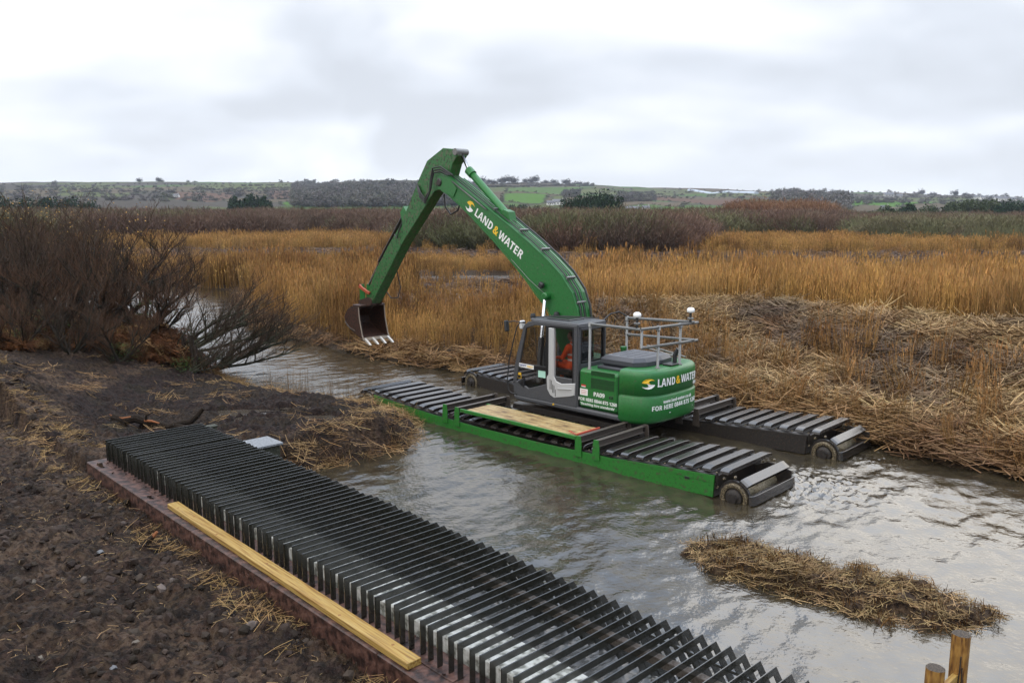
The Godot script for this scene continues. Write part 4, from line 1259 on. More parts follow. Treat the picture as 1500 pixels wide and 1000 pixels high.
# ---------------------------------------------------------------- intake screen, kerb, timber, pier, posts
func build_screen() -> void:
	rng.seed = 101
	var turn := -atan2(SCREEN_D.z, SCREEN_D.x)
	var kerb := thing("steel_kerb", "rusty brown steel capping beam along the edge of the soil bank", "kerb", SCREEN_O, turn)
	# local x runs along the kerb, local -z towards the river
	var x := -0.22
	while x < 14.4:
		var l := 2.35
		part("capping", MB.new().box(Vector3(x + l / 2 - 0.004, 0.45, 0.0), Vector3(l - 0.012, 0.9, 0.54), 0.012), M["kerb_steel"], kerb)
		x += l
	var o := thing("trash_screen", "long dark screen of upright flat steel bars over the intake beside the soil", "screen", SCREEN_O, turn)
	var d := 0.075
	var th := 0.012
	# one flat bar: leg, level run, and the rake down into the river (profile in x = towards the river, y = up)
	var bar_meshes := []
	for k in 3:
		var pr := [Vector2(0.02, 0.905), Vector2(0.02, 1.30), Vector2(1.86, 1.30), Vector2(2.75, 0.0), Vector2(2.75, -0.3), Vector2(2.64, -0.3), Vector2(2.64, -0.02), Vector2(1.82, 1.30 - d), Vector2(0.02 + d * 0.93, 1.30 - d), Vector2(0.02 + d * 0.93, 0.905)]
		bar_meshes.append(MB.new().prism(pr, -th / 2, th / 2, 0.002, Transform3D(Basis(Vector3(0, 0, -1), Vector3.UP, Vector3(1, 0, 0)), Vector3.ZERO)).mesh())
	var n := 0
	x = 0.0
	while x < 13.6:
		var b := part("bar", bar_meshes[n % 3], M["bar_steel"], o)
		b.position = Vector3(x + rng.randf_range(-0.012, 0.012), rng.randf_range(-0.008, 0.006), rng.randf_range(-0.022, 0.022))
		b.rotation.y = rng.randf_range(-0.009, 0.009)
		if n == 58:
			b.rotation.x = 0.0
			b.rotation.y = 0.035
		x += 0.1565
		n += 1
	x = 0.4
	while x < 13.5:
		part("foot_plate", MB.new().box(Vector3(x, 0.906, -0.03), Vector3(0.72, 0.012, 0.16), 0.003), M["kerb_steel"], o)
		for k in 2: part("bolt", MB.new().lathe([Vector2(0.018, 0), Vector2(0.018, 0.022), Vector2(0, 0.024)], 6, Transform3D(Basis(), Vector3(x - 0.2 + 0.4 * k, 0.912, 0.03))), M["kerb_steel"], o)
		x += 0.94
	part("support_beam", MB.new().box(Vector3(6.8, 1.17, -1.36), Vector3(13.6, 0.09, 0.09), 0.006), M["beam_steel"], o)
	part("tie_bar", MB.new().tube([Vector3(0, 0.60, -2.28), Vector3(13.6, 0.60, -2.28)], 0.022, -1, 8), M["bar_steel"], o)
	part("tie_bar", MB.new().tube([Vector3(0, 0.95, -2.03), Vector3(13.6, 0.95, -2.03)], 0.022, -1, 8), M["bar_steel"], o)
	# the chamber under the bars: a pale sill, and water tumbling off it
	var sill := thing("concrete_sill", "pale wet concrete sill under the bars with water running off it", "sill", SCREEN_O, turn)
	x = -0.1
	while x < 13.8:
		part("block", MB.new().box(Vector3(x + 0.57, 0.52, -0.56), Vector3(1.13, 1.06, 0.52), 0.02), M["wet_concrete"], sill)
		x += 1.14
	var end_wall := thing("chamber_wall", "dark wall closing the end of the screened chamber", "wall", SCREEN_O, turn)
	part("face", MB.new().box(Vector3(-0.16, 0.4, -1.2), Vector3(0.14, 1.5, 2.0), 0.01), M["mossy_concrete"], end_wall)
	part("coping", MB.new().box(Vector3(-0.16, 1.165, -1.2), Vector3(0.18, 0.03, 2.04), 0.006), M["mossy_concrete"], end_wall)
	var xs := lines([0.0, [13.7, 0.05]])
	var zs := lines([-2.6, [-0.8, 0.05]])
	var f := func(px: float, pz: float) -> float:
		var t := clampf((-0.8 - pz) / 0.9, 0, 1)
		var y := lerpf(0.90, 0.12, t * t * (3 - 2 * t))
		return y + n2.get_noise_2d(px * 9, pz * 3) * 0.06 + n3.get_noise_2d(px * 12, pz * 6) * 0.05
	var chute := struct("weir_water", sheet(xs, zs, f, false), M["weir_water"], "water tumbling off the sill under the screen bars")
	chute.position = SCREEN_O
	chute.rotation.y = turn
	# flecks of broken white water on the chute
	var fl := Thin.new()
	for i in 7: fl.ribbon([Vector3(rng.randfn() * 0.05, 0, 0), Vector3(rng.randfn() * 0.05, -0.03, -0.06), Vector3(rng.randfn() * 0.05, -0.09, -0.12)], 0.010, 0.002, Vector3.RIGHT, Color.WHITE)
	var xf := []; var cs := []
	var tr := Transform3D(Basis(Vector3.UP, turn), SCREEN_O)
	for i in 900:
		var px := rng.randf_range(0.1, 13.5); var pz := rng.randf_range(-1.75, -0.8)
		if n1.get_noise_2d(px * 3, pz * 2) < 0.0: continue
		xf.append(tr * Transform3D(Basis(Vector3.UP, rng.randf_range(-0.4, 0.4)), Vector3(px, f.call(px, pz) + 0.02, pz))); cs.append(Color(0.55, 0.56, 0.56))
	stuff("white_water", "flecks of white water splashing under the screen bars", fl.mesh(), M["straw"], xf, cs)
	# new timber on the kerb
	var tb := thing("timber_plank", "long new yellow timber lying on the rusty kerb", "plank", SCREEN_O + SCREEN_D * 6.5 - SCREEN_N * 0.105 + Vector3.UP * 0.902, turn - 0.013)
	part("plank", MB.new().box(Vector3(0, 0.038, 0), Vector3(6.35, 0.076, 0.175), 0.006), M["new_timber"], tb)
	for k in 6: part("knot", MB.new().lathe([Vector2(0.0, 0.003), Vector2(0.016, 0.0025), Vector2(0.02, 0)], 10, Transform3D(Basis(), Vector3(rng.randf_range(-2.9, 2.9), 0.0755, rng.randf_range(-0.06, 0.06)))), M["knot"], tb)
	# concrete pier beyond the screen
	var c := at_y(382, 647, 0.95)
	var p := thing("concrete_pier", "square mossy concrete pier with a pale flat cap beside the screen", "pier", Vector3(c.x, 0, c.z), turn)
	part("shaft", MB.new().box(Vector3(0, 0.3, 0), Vector3(0.56, 1.2, 0.54), 0.02), M["mossy_concrete"], p)
	part("cap", MB.new().box(Vector3(0, 0.925, 0), Vector3(0.66, 0.05, 0.62), 0.008), M["cap_concrete"], p)
	# two round posts with a rail, close to the camera
	var A := at_dist(1409, 928, 6.5); var B := at_dist(1371, 978, 6.15)
	for i in 2:
		var P := A if i == 0 else B
		var base := Vector3(P.x, -0.3, P.z)
		var post := thing("timber_post", "taller round timber post with a cracked side" if i == 0 else "shorter round timber post with a flat sawn top", "post", base, 0.4 * i)
		var h := P.y - base.y
		var body := MB.new().soft(true)
		var last := []
		for j in 9:
			var ring := []
			var y := h * j / 8.0
			for k in 20:
				var a := TAU * k / 20
				var r := 0.072 + 0.003 * sin(a * 3 + y * 2) + 0.002 * sin(a * 7 - y)
				ring.append(Vector3(cos(a) * r, y, sin(a) * r))
			if last:
				for k in 20: body.quad(last[k], last[(k + 1) % 20], ring[(k + 1) % 20], ring[k])
			last = ring
		part("shaft", body, M["post_wood"], post)
		var topm := MB.new()
		for k in 20: topm.tri(Vector3(0, h + 0.004, 0), last[k] + Vector3.UP * 0.0, last[(k + 1) % 20])
		part("sawn_top", topm, M["post_end"], post)
		if i == 0:
			for k in 3: part("crack", MB.new().box(Vector3(0, 0, 0), Vector3(0.006, 0.5, 0.01), 0.001), M["rubber"], post).transform = Transform3D(Basis(Vector3(0, 0, 1), 0.03 * (k - 1)), Vector3(sin(0.3 * k - 0.45) * 0.0735, h - 0.42 - 0.1 * k, cos(0.3 * k - 0.45) * 0.0735))
	var rail := thing("timber_rail", "sawn yellow rail fixed between the two round posts", "rail", (A + B) / 2 * Vector3(1, 0, 1) + Vector3.UP * 1.52, -atan2(B.z - A.z, B.x - A.x))
	part("rail", MB.new().box(Vector3(0, 0, 0), Vector3(A.distance_to(B) - 0.10, 0.09, 0.045), 0.004), M["new_timber"], rail)
	# odds and ends on the soil
	for s in [[214, 793, 0.09, "small torn stump of wood stuck in the soil"], [165, 985, 0.05, "grey stone lying in the soil"], [146, 806, 0.06, "flat grey stone pressed into the soil"]]:
		var q := at_y(s[0], s[1], 0.95)
		var y := land(q.x, q.z)
		q = at_y(s[0], s[1], y)
		var t := thing("wood_stub" if s[2] > 0.08 else "stone", s[3], "wood" if s[2] > 0.08 else "stone", Vector3(q.x, land(q.x, q.z) + 0.01, q.z), 0.5)
		if s[2] > 0.08:
			part("stub", MB.new().tube([Vector3(-0.08, -0.03, 0), Vector3(0.0, 0.06, 0), Vector3(0.10, 0.15, 0.02)], 0.055, 0.035, 7), M["twig_bark"], t)
			part("torn_end", MB.new().tube([Vector3(0.09, 0.14, 0.02), Vector3(0.15, 0.21, 0.03)], 0.034, 0.02, 6), M["torn_wood"], t)
		else:
			var m := part("stone", clod_mesh(), M["stone_grey"], t)
			m.scale = Vector3(s[2], s[2] * 0.6, s[2])

# ---------------------------------------------------------------- the amphibious excavator
# local axes: x forward along the boom, y up from the water, z to its right; origin under the slew ring
func V2(a: Array) -> Array:
	var o := []
	for p in a: o.append(Vector2(p[0], p[1]))
	return o

func flat(poly: Array, x0: float, x1: float, ch := 0.01, t := Transform3D()) -> MB:
	return MB.new().prism(V2(poly), x0, x1, ch, t)

func text_arrays(s: String) -> Array:
	var f := SystemFont.new()
	f.font_names = PackedStringArray(["Droid Sans"])
	f.font_weight = 700
	var t := TextMesh.new()
	t.text = s
	t.font = f
	t.font_size = 64
	t.pixel_size = 0.01
	t.depth = 0.02
	t.curve_step = 1.5
	return t.get_mesh_arrays()

# letters of one colour fitted into a box of w x h; bend maps (along, up, out) to a point
func letters(s: String, w: float, h: float, bend: Callable) -> ArrayMesh:
	var a := text_arrays(s)
	var v: PackedVector3Array = a[Mesh.ARRAY_VERTEX]
	var lo := Vector3.ONE * 1e3; var hi := -lo
	for p in v: lo = lo.min(p); hi = hi.max(p)
	var d := hi - lo
	var o := PackedVector3Array()
	for p in v:
		var q := (p - lo) / Vector3(d.x, d.y, maxf(d.z, 1e-4))
		o.append(bend.call(q.x * w, q.y * h, 0.0015 + q.z * 0.003))
	var st := SurfaceTool.new()
	st.begin(Mesh.PRIMITIVE_TRIANGLES)
	st.set_smooth_group(-1)
	var idx: PackedInt32Array = a[Mesh.ARRAY_INDEX] if a[Mesh.ARRAY_INDEX] != null else PackedInt32Array(range(o.size()))
	for i in idx: st.add_vertex(o[i])
	st.generate_normals()
	return st.commit()

func shape(poly: Array, bend: Callable) -> ArrayMesh:
	var pv := PackedVector2Array(poly)
	var idx := Geometry2D.triangulate_polygon(pv)
	var st := SurfaceTool.new()
	st.begin(Mesh.PRIMITIVE_TRIANGLES)
	st.set_smooth_group(-1)
	for i in idx: st.add_vertex(bend.call(pv[i].x, pv[i].y, 0.003))
	for k in pv.size():
		var a := pv[k]; var b := pv[(k + 1) % pv.size()]
		for q in [[a, 0.003], [b, 0.003], [b, 0.0], [a, 0.003], [b, 0.0], [a, 0.0]]: st.add_vertex(bend.call(q[0].x, q[0].y, q[1]))
	st.generate_normals()
	return st.commit()

# the swirl: a crescent above (yellow) and its turned twin below (white), in a unit square
func swirl(up: bool) -> Array:
	var o := []
	var outer := [[0.02, 0.60], [0.12, 0.78], [0.30, 0.92], [0.52, 0.97], [0.74, 0.93], [0.98, 0.76]]
	var inner := [[0.74, 0.82], [0.58, 0.78], [0.50, 0.68], [0.56, 0.56], [0.66, 0.48], [0.42, 0.54], [0.22, 0.56]]
	for p in outer + inner:
		var q := Vector2(p[0], p[1])
		o.append(q if up else Vector2.ONE - q)
	return o

const CW_N := 3.2
var cw_pts := []
var cw_len := []
func cw_build() -> void:
	var l := 0.0
	for i in 241:
		var a := -PI / 2 + PI * i / 240.0
		var c := cos(a); var s := sin(a)
		var p := Vector2(-1.85 - 0.9 * pow(absf(c), 2 / CW_N), 1.25 * signf(s) * pow(absf(s), 2 / CW_N))
		if cw_pts: l += p.distance_to(cw_pts[-1])
		cw_pts.append(p); cw_len.append(l)

func cw_at(l: float) -> Array:
	var i := clampi(cw_len.bsearch(l), 1, 240)
	var t: float = (l - cw_len[i - 1]) / maxf(cw_len[i] - cw_len[i - 1], 1e-6)
	var p: Vector2 = cw_pts[i - 1].lerp(cw_pts[i], t)
	var d: Vector2 = (cw_pts[i] - cw_pts[i - 1]).normalized()
	return [p, Vector2(-d.y, d.x)]

func cw_bend(l0: float, y0: float) -> Callable:
	return func(x: float, y: float, o: float) -> Vector3:
		var q := cw_at(l0 + x)
		var p: Vector2 = q[0] + (q[1] as Vector2) * -absf(o) * signf((q[1] as Vector2).dot(Vector2(1, 0)) if absf((q[1] as Vector2).x) > 0.02 else -(q[1] as Vector2).y * signf(q[0].y))
		return Vector3(p.x, y0 + y, p.y)

func side_bend(x0: float, y0: float, z: float) -> Callable:
	return func(x: float, y: float, o: float) -> Vector3: return Vector3(x0 - x, y0 + y, z - o)

func ptop(x: float) -> float:
	return table([[-5.6, 0.47], [-4.43, 0.40], [-3.06, 0.30], [-1.0, 0.23], [1.0, 0.22], [3.0, 0.26], [5.07, 0.37], [5.6, 0.41]], x)

func build_pontoon(m: Node3D, s: int) -> void:
	var near := s < 0
	var zc := 2.04 * s
	var p := Node3D.new()
	p.name = "pontoon"
	m.add_child(p, true)
	p.set_meta("label", "green sided track pontoon with the plywood deck" if near else "black track pontoon against the reed bank")
	var top := []
	for i in 23:
		var x := -5.5 + 0.5 * i
		top.append([x, ptop(x) - 0.02])
	var poly := top.duplicate()
	poly.append_array([[5.45, 0.05], [4.6, -0.25], [-4.4, -0.45], [-5.45, 0.02]])
	part("hull", flat(poly, zc - 0.87, zc + 0.87, 0.01), M["black_steel"], p)
	var plate := []
	for i in 23:
		var x := -5.47 + 0.4973 * i
		plate.append([x, ptop(x)])
	plate.append_array([[5.47, 0.10], [5.30, 0.02], [4.2, -0.12], [-3.0, -0.2], [-4.2, -0.03], [-5.44, 0.02]])
	part("side_plate", flat(plate, zc - 0.915, zc - 0.885, 0.005), M["green_pontoon"] if near else M["black_steel"], p)
	part("side_plate", flat(plate, zc + 0.885, zc + 0.915, 0.005), M["green_pontoon"] if not near else M["black_steel"], p)
	var shoe := MB.new().prism(V2([[-0.90, 0.0], [-0.89, 0.05], [-0.84, 0.078], [-0.72, 0.092], [0.72, 0.092], [0.84, 0.078], [0.89, 0.05], [0.90, 0.0]]), -0.095, 0.095, 0.007, Transform3D(Basis(Vector3(0, 0, 1), Vector3.UP, Vector3(1, 0, 0)), Vector3.ZERO)).mesh()
	var x := -5.66
	var pins := MB.new()
	while x < 5.75:
		var o := part("track_shoe", shoe, M["shoe_steel"], p)
		var sl := atan2(ptop(x + 0.2) - ptop(x - 0.2), 0.4)
		o.transform = Transform3D(Basis(Vector3(0, 0, 1), sl + rng.randf_range(-0.03, 0.03)), Vector3(x, ptop(x) + 0.055, zc))
		for e in [-1, 1]:
			pins.box(Vector3(x + 0.19, ptop(x + 0.19) + 0.045, zc + e * 0.84), Vector3(0.035, 0.022, 0.03), 0.006)
		x += 0.394
	for e in [-1, 1]:
		var cx: float = 5.85 * e
		for a in [34.0, 84.0, 130.0]:
			var r := deg_to_rad(a)
			var o := part("track_shoe", shoe, M["shoe_steel"], p)
			o.transform = Transform3D(Basis(Vector3(0, 0, 1), -r * e), Vector3(cx + e * sin(r) * 0.36, 0.08 + cos(r) * 0.36, zc))
		# sprocket: two rimmed discs, a drum between them, a dark hub
		var ax := Basis(Vector3(1, 0, 0), Vector3(0, 0, 1), Vector3(0, -1, 0))
		for w in [-1, 1]:
			part("sprocket", MB.new().lathe([Vector2(0.0, -0.03), Vector2(0.33, -0.03), Vector2(0.345, 0), Vector2(0.33, 0.03), Vector2(0.0, 0.03)], 28, Transform3D(ax, Vector3(cx, 0.08, zc + w * 0.78))), M["black_steel"], p)
			part("sprocket_ring", MB.new().lathe([Vector2(0.20, 0.0), Vector2(0.20, 0.03 ), Vector2(0.25, 0.045), Vector2(0.285, 0.03), Vector2(0.285, 0.0)], 28, Transform3D(ax.scaled(Vector3(1, 1, 1)) if w > 0 else Basis(Vector3(1, 0, 0), Vector3(0, 0, -1), Vector3(0, 1, 0)), Vector3(cx, 0.08, zc + w * 0.81))), M["beige_drum"], p)
			part("hub", MB.new().lathe([Vector2(0.19, 0), Vector2(0.17, 0.05), Vector2(0.11, 0.07), Vector2(0.10, 0.12), Vector2(0.0, 0.125)], 18, Transform3D(ax if w > 0 else Basis(Vector3(1, 0, 0), Vector3(0, 0, -1), Vector3(0, 1, 0)), Vector3(cx, 0.08, zc + w * 0.81))), M["black_steel"], p)
			for q in 4: pins.box(Vector3(cx + sin(q * TAU / 10) * 0.40, 0.08 + cos(q * TAU / 10) * 0.40, zc + w * 0.80), Vector3(0.05, 0.05, 0.06), 0.01)
		part("drum", MB.new().soft(true).lathe([Vector2(0.13, -0.74), Vector2(0.13, -0.28), Vector2(0.11, -0.26), Vector2(0.11, -0.18), Vector2(0.19, -0.16), Vector2(0.19, 0.30), Vector2(0.13, 0.32), Vector2(0.13, 0.74)], 20, Transform3D(ax, Vector3(cx, 0.08, zc))), M["drum_paint"], p)
		part("chain_guard", flat([[cx - 0.42, 0.05], [cx - 0.42, 0.36], [cx - 0.1, 0.44], [cx + 0.1, 0.44], [cx + 0.42, 0.3], [cx + 0.42, 0.05], [cx + 0.3, -0.2], [cx - 0.3, -0.2]], zc + 0.70, zc + 0.73, 0.004), M["black_steel"], p)
	part("chain_pins", pins, M["beige_drum"], p).set_meta("kind", "stuff")
	for e in [-1, 1]:
		part("chain", flat(top + [[5.5, 0.25], [-5.5, 0.25]], zc + e * 0.87 - 0.05, zc + e * 0.87 + 0.05, 0.0), M["black_steel"], p).position = Vector3(0, 0.05, 0)
	# cross beams on stub posts
	for bx in [2.38, 1.92, -2.08, -2.58]:
		var z0 := zc - 0.90; var z1 := zc + 0.82
		var b := MB.new()
		b.box(Vector3(bx, 0.60, (z0 + z1) / 2), Vector3(0.11, 0.014, z1 - z0), 0.003)
		b.box(Vector3(bx, 0.465, (z0 + z1) / 2), Vector3(0.11, 0.014, z1 - z0), 0.003)
		b.box(Vector3(bx, 0.532, (z0 + z1) / 2), Vector3(0.012, 0.12, z1 - z0), 0.002)
		part("cross_beam", b, M["beam_steel"], p)
		part("end_plate", MB.new().box(Vector3(bx, 0.535, z1 + 0.006), Vector3(0.13, 0.17, 0.012), 0.003), M["black_steel"], p)
		part("packer", MB.new().box(Vector3(bx, 0.42, z1 - 0.1), Vector3(0.10, 0.075, 0.16), 0.01), M["black_steel"], p)
		for e in [-1, 1]:
			var pm: Material = M["green_pontoon"] if near and e < 0 else M["beam_steel"]
			part("stub_post", flat([[bx - 0.10, ptop(bx) - 0.12], [bx + 0.10, ptop(bx) - 0.12], [bx + 0.085, 0.50], [bx + 0.06, 0.615], [bx - 0.06, 0.615], [bx - 0.085, 0.50]], zc + e * 0.935 - 0.013, zc + e * 0.935 + 0.013, 0.004), pm, p)
	if near:
		part("deck_board", MB.new().box(Vector3(-0.14, 0.565, zc - 0.43), Vector3(3.58, 0.024, 0.88), 0.003), M["plywood"], p)
		part("deck_frame", MB.new().box(Vector3(-0.08, 0.545, zc - 0.90), Vector3(3.8, 0.085, 0.05), 0.006).box(Vector3(-0.08, 0.53, zc + 0.045), Vector3(3.8, 0.06, 0.05), 0.004), M["green_pontoon"], p)
		part("toe_board", MB.new().box(Vector3(-1.96, 0.60, zc - 0.43), Vector3(0.03, 0.05, 0.82), 0.004).tube([Vector3(-1.93, 0.60, zc - 0.82), Vector3(-1.80, 0.63, zc - 0.84), Vector3(-1.70, 0.63, zc - 0.80), Vector3(-1.72, 0.60, zc - 0.72)], 0.012), M["red_paint"], p)
		part("slot", MB.new().box(Vector3(-4.86, 0.28, zc - 0.912), Vector3(0.12, 0.055, 0.012), 0.004), M["trim_black"], p)

func build_cab(m: Node3D) -> void:
	var c := Node3D.new()
	c.name = "cab"
	m.add_child(c, true)
	var Z0 := -1.26; var Z1 := -1.19
	var grey = M["dark_grey"]
	part("lower_panel", flat([[-0.60, 0.72], [1.48, 0.72], [1.56, 0.82], [1.58, 1.0], [1.46, 1.12], [1.03, 0.97], [0.42, 1.17], [0.40, 1.42], [-0.60, 1.42]], Z0, Z1, 0.012), grey, c)
	part("front_pillar", flat([[1.46, 1.10], [1.59, 1.02], [1.57, 1.28], [1.45, 1.85], [1.22, 2.56], [1.10, 2.62], [1.28, 1.9], [1.42, 1.3]], Z0, Z1, 0.012), grey, c)
	part("roof_rail", flat([[1.25, 2.50], [1.17, 2.64], [1.02, 2.73], [0.85, 2.77], [-0.60, 2.77], [-0.60, 2.70], [0.80, 2.66], [1.10, 2.56]], Z0 - 0.004, Z1, 0.012), grey, c)
	part("mid_bar", flat([[1.40, 1.50], [0.38, 1.50], [0.38, 1.62], [1.37, 1.60]], Z0 + 0.01, Z1, 0.006), M["trim_black"], c)
	part("centre_pillar", flat([[0.44, 1.15], [0.44, 2.68], [0.30, 2.68], [0.30, 1.10]], Z0 + 0.006, Z1, 0.006), M["trim_black"], c)
	part("rear_pillar", flat([[-0.48, 1.40], [-0.60, 1.40], [-0.60, 2.72], [-0.47, 2.72]], Z0, Z1, 0.01), grey, c)
	part("door_frame", flat([[0.30, 2.70], [-0.50, 2.72], [-0.50, 1.30], [-0.46, 1.30], [-0.45, 2.66], [0.26, 2.65]], Z0 - 0.006, Z1 + 0.01, 0.004), M["trim_black"], c)
	var door := part("door", flat([[0.32, 2.64], [0.14, 2.64], [0.13, 1.42], [0.05, 1.30], [-0.12, 1.26], [-0.57, 1.33], [-0.55, 1.02], [-0.40, 0.97], [0.12, 0.86], [0.26, 0.92], [0.36, 1.06], [0.38, 1.36], [0.32, 1.44]], Z0 - 0.022, Z1, 0.014), M["silver"], c)
	for k in 5:
		part("louvre", MB.new().box(Vector3(0.25 - 0.045 * k, 1.20 - 0.05 * k + 0.04 * (k % 2), Z0 - 0.024), Vector3(0.014, 0.26 - 0.02 * k, 0.012), 0.003), M["trim_black"], door)
	part("handle", MB.new().tube([Vector3(0.0, 1.12, Z0 - 0.02), Vector3(-0.06, 1.13, Z0 - 0.05), Vector3(-0.40, 1.17, Z0 - 0.05), Vector3(-0.46, 1.17, Z0 - 0.02)], 0.014), M["silver"], door)
	var gz := -1.225
	for g in [[[1.36, 1.60], [1.27, 1.9], [1.10, 2.58], [0.44, 2.65], [0.44, 1.60]], [[1.42, 1.50], [0.44, 1.50], [0.43, 1.18], [1.03, 0.98], [1.46, 1.12]], [[0.12, 2.68], [-0.46, 2.69], [-0.47, 1.34], [-0.12, 1.26], [0.10, 1.36]]]:
		part("window", flat(g, gz - 0.004, gz + 0.004, 0.0), M["glass"], c)
	part("window_bar", MB.new().box(Vector3(0.78, 2.12, gz - 0.008), Vector3(0.02, 1.0, 0.012), 0.003, Basis(Vector3(0, 0, 1), -0.13)), M["trim_black"], c)
	part("wiper_motor", MB.new().lathe([Vector2(0.17, 0), Vector2(0.15, 0.03), Vector2(0.0, 0.04)], 3, Transform3D(Basis(Vector3(1, 0, 0), Vector3(0, 0, -1), Vector3(0, 1, 0)), Vector3(1.25, 1.10, Z0 + 0.02))), M["trim_black"], c)
	# roof
	part("roof", flat([[-0.62, -1.25], [0.9, -1.25], [1.05, -1.15], [1.05, -0.25], [0.9, -0.13], [-0.62, -0.13]], 2.74, 2.82, 0.03, Transform3D(Basis(Vector3(1, 0, 0), Vector3(0, 0, 1), Vector3(0, 1, 0)), Vector3.ZERO)), grey, c)
	part("roof_hatch", MB.new().box(Vector3(0.25, 2.835, -0.69), Vector3(0.75, 0.04, 0.62), 0.015), M["trim_black"], c)
	# rear face with window
	part("rear_frame", MB.new().box(Vector3(-0.60, 1.25, -0.69), Vector3(0.06, 1.1, 1.10), 0.01).box(Vector3(-0.60, 2.71, -0.69), Vector3(0.06, 0.10, 1.10), 0.01).box(Vector3(-0.60, 2.25, -1.185), Vector3(0.06, 1.0, 0.10), 0.01).box(Vector3(-0.60, 2.25, -0.17), Vector3(0.06, 1.0, 0.08), 0.01), grey, c)
	part("window_seal", MB.new().box(Vector3(-0.632, 1.845, -0.66), Vector3(0.012, 0.05, 0.92), 0.004).box(Vector3(-0.632, 2.65, -0.66), Vector3(0.012, 0.04, 0.92), 0.004).box(Vector3(-0.632, 2.25, -1.115), Vector3(0.012, 0.82, 0.04), 0.004).box(Vector3(-0.632, 2.25, -0.215), Vector3(0.012, 0.82, 0.04), 0.004), M["trim_black"], c)
	part("window", MB.new().box(Vector3(-0.60, 2.24, -0.66), Vector3(0.008, 0.86, 0.96), 0.001), M["glass"], c)
	# right side and windscreen
	part("right_panel", flat([[-0.58, 0.72], [1.48, 0.72], [1.56, 1.1], [0.3, 1.45], [-0.58, 1.45]], -0.19, -0.13, 0.01), grey, c)
	part("right_pillar", flat([[1.44, 1.15], [1.57, 1.15], [1.45, 1.85], [1.20, 2.60], [0.9, 2.76], [-0.58, 2.76], [-0.58, 1.45], [-0.50, 1.45], [-0.50, 2.68], [0.86, 2.68], [1.10, 2.55], [1.30, 1.85]], -0.19, -0.13, 0.008), grey, c)
	part("window", flat([[1.44, 1.15], [1.30, 1.85], [1.10, 2.55], [0.86, 2.68], [-0.50, 2.68], [-0.50, 1.46], [0.3, 1.46]], -0.164, -0.156, 0.0), M["glass"], c)
	var ws := MB.new()
	var pr := [Vector2(1.57, 1.05), Vector2(1.56, 1.30), Vector2(1.44, 1.88), Vector2(1.20, 2.58)]
	for i in 3: ws.quad(Vector3(pr[i].x - 0.02, pr[i].y, -1.20), Vector3(pr[i + 1].x - 0.02, pr[i + 1].y, -1.20), Vector3(pr[i + 1].x - 0.02, pr[i + 1].y, -0.19), Vector3(pr[i].x - 0.02, pr[i].y, -0.19))
	part("windscreen", ws, M["glass"], c)
	part("front_sill", MB.new().box(Vector3(1.53, 0.90, -0.69), Vector3(0.08, 0.34, 1.1), 0.02), grey, c)
	part("floor", MB.new().box(Vector3(0.45, 0.76, -0.69), Vector3(2.0, 0.08, 1.05), 0.01), M["trim_black"], c)
	# inside
	part("seat", MB.new().box(Vector3(-0.16, 1.47, -0.74), Vector3(0.52, 0.14, 0.50), 0.05).box(Vector3(-0.40, 1.88, -0.74), Vector3(0.13, 0.74, 0.48), 0.05, Basis(Vector3(0, 0, 1), 0.12)).box(Vector3(-0.46, 2.34, -0.74), Vector3(0.10, 0.2, 0.28), 0.04).box(Vector3(-0.16, 1.10, -0.74), Vector3(0.4, 0.6, 0.4), 0.02), M["seat_cloth"], c)
	for s in [-1, 1]: part("console", MB.new().box(Vector3(0.05, 1.52, -0.70 + s * 0.34), Vector3(0.6, 0.16, 0.14), 0.03).tube([Vector3(0.27, 1.58, -0.70 + s * 0.30), Vector3(0.30, 1.78, -0.70 + s * 0.26)], 0.016), M["trim_black"], c)
	# outside fittings
	part("grab_rail", MB.new().soft(true).tube([Vector3(1.10, 2.72, -1.30), Vector3(1.25, 2.70, -1.34), Vector3(1.36, 2.55, -1.36), Vector3(1.62, 1.7, -1.36), Vector3(1.70, 1.1, -1.36), Vector3(1.66, 0.84, -1.35), Vector3(1.58, 0.78, -1.32), Vector3(1.45, 0.77, -1.27)], 0.017, -1, 8), M["rubber"], c)
	part("mirror", MB.new().box(Vector3(1.66, 2.58, -1.42), Vector3(0.07, 0.30, 0.17), 0.03, Basis(Vector3(0, 0, 1), -0.15)).tube([Vector3(1.16, 2.68, -1.24), Vector3(1.45, 2.72, -1.36), Vector3(1.64, 2.68, -1.40)], 0.013), M["rubber"], c)
	part("lamp", MB.new().box(Vector3(1.32, 2.62, -1.18), Vector3(0.10, 0.22, 0.17), 0.03), M["white_plastic"], c)
	for q in [[1.06, -1.05], [0.86, -0.35]]: part("beacon", MB.new().lathe([Vector2(0.07, 2.80), Vector2(0.075, 2.86), Vector2(0.06, 2.92), Vector2(0.0, 2.93)], 12, Transform3D(Basis(), Vector3(q[0], 0, q[1]))), M["rubber"], c)
	part("roof_cable", MB.new().tube([Vector3(1.02, 2.84, -1.05), Vector3(0.6, 2.86, -0.6), Vector3(0.2, 2.85, -0.3), Vector3(-0.5, 2.86, -0.25)], 0.014, -1, 6), M["rubber"], c)
	# stickers
	part("sticker", MB.new().box(Vector3(1.10, 1.555, Z0 + 0.004), Vector3(0.52, 0.10, 0.006), 0.001, Basis(Vector3(0, 0, 1), 0.03)), M["white_print"], c)
	part("sticker_lettering", letters("SAFETY", 0.24, 0.055, side_bend(1.34, 1.535, Z0 - 0.0002)), M["print_blue"], c)
	part("sticker_lettering", letters("FIRST", 0.20, 0.055, side_bend(1.07, 1.525, Z0 - 0.0002)), M["yellow_print"], c)
	part("sticker", MB.new().box(Vector3(0.57, 1.41, gz - 0.008), Vector3(0.27, 0.19, 0.004), 0.001), M["mint_sticker"], c)
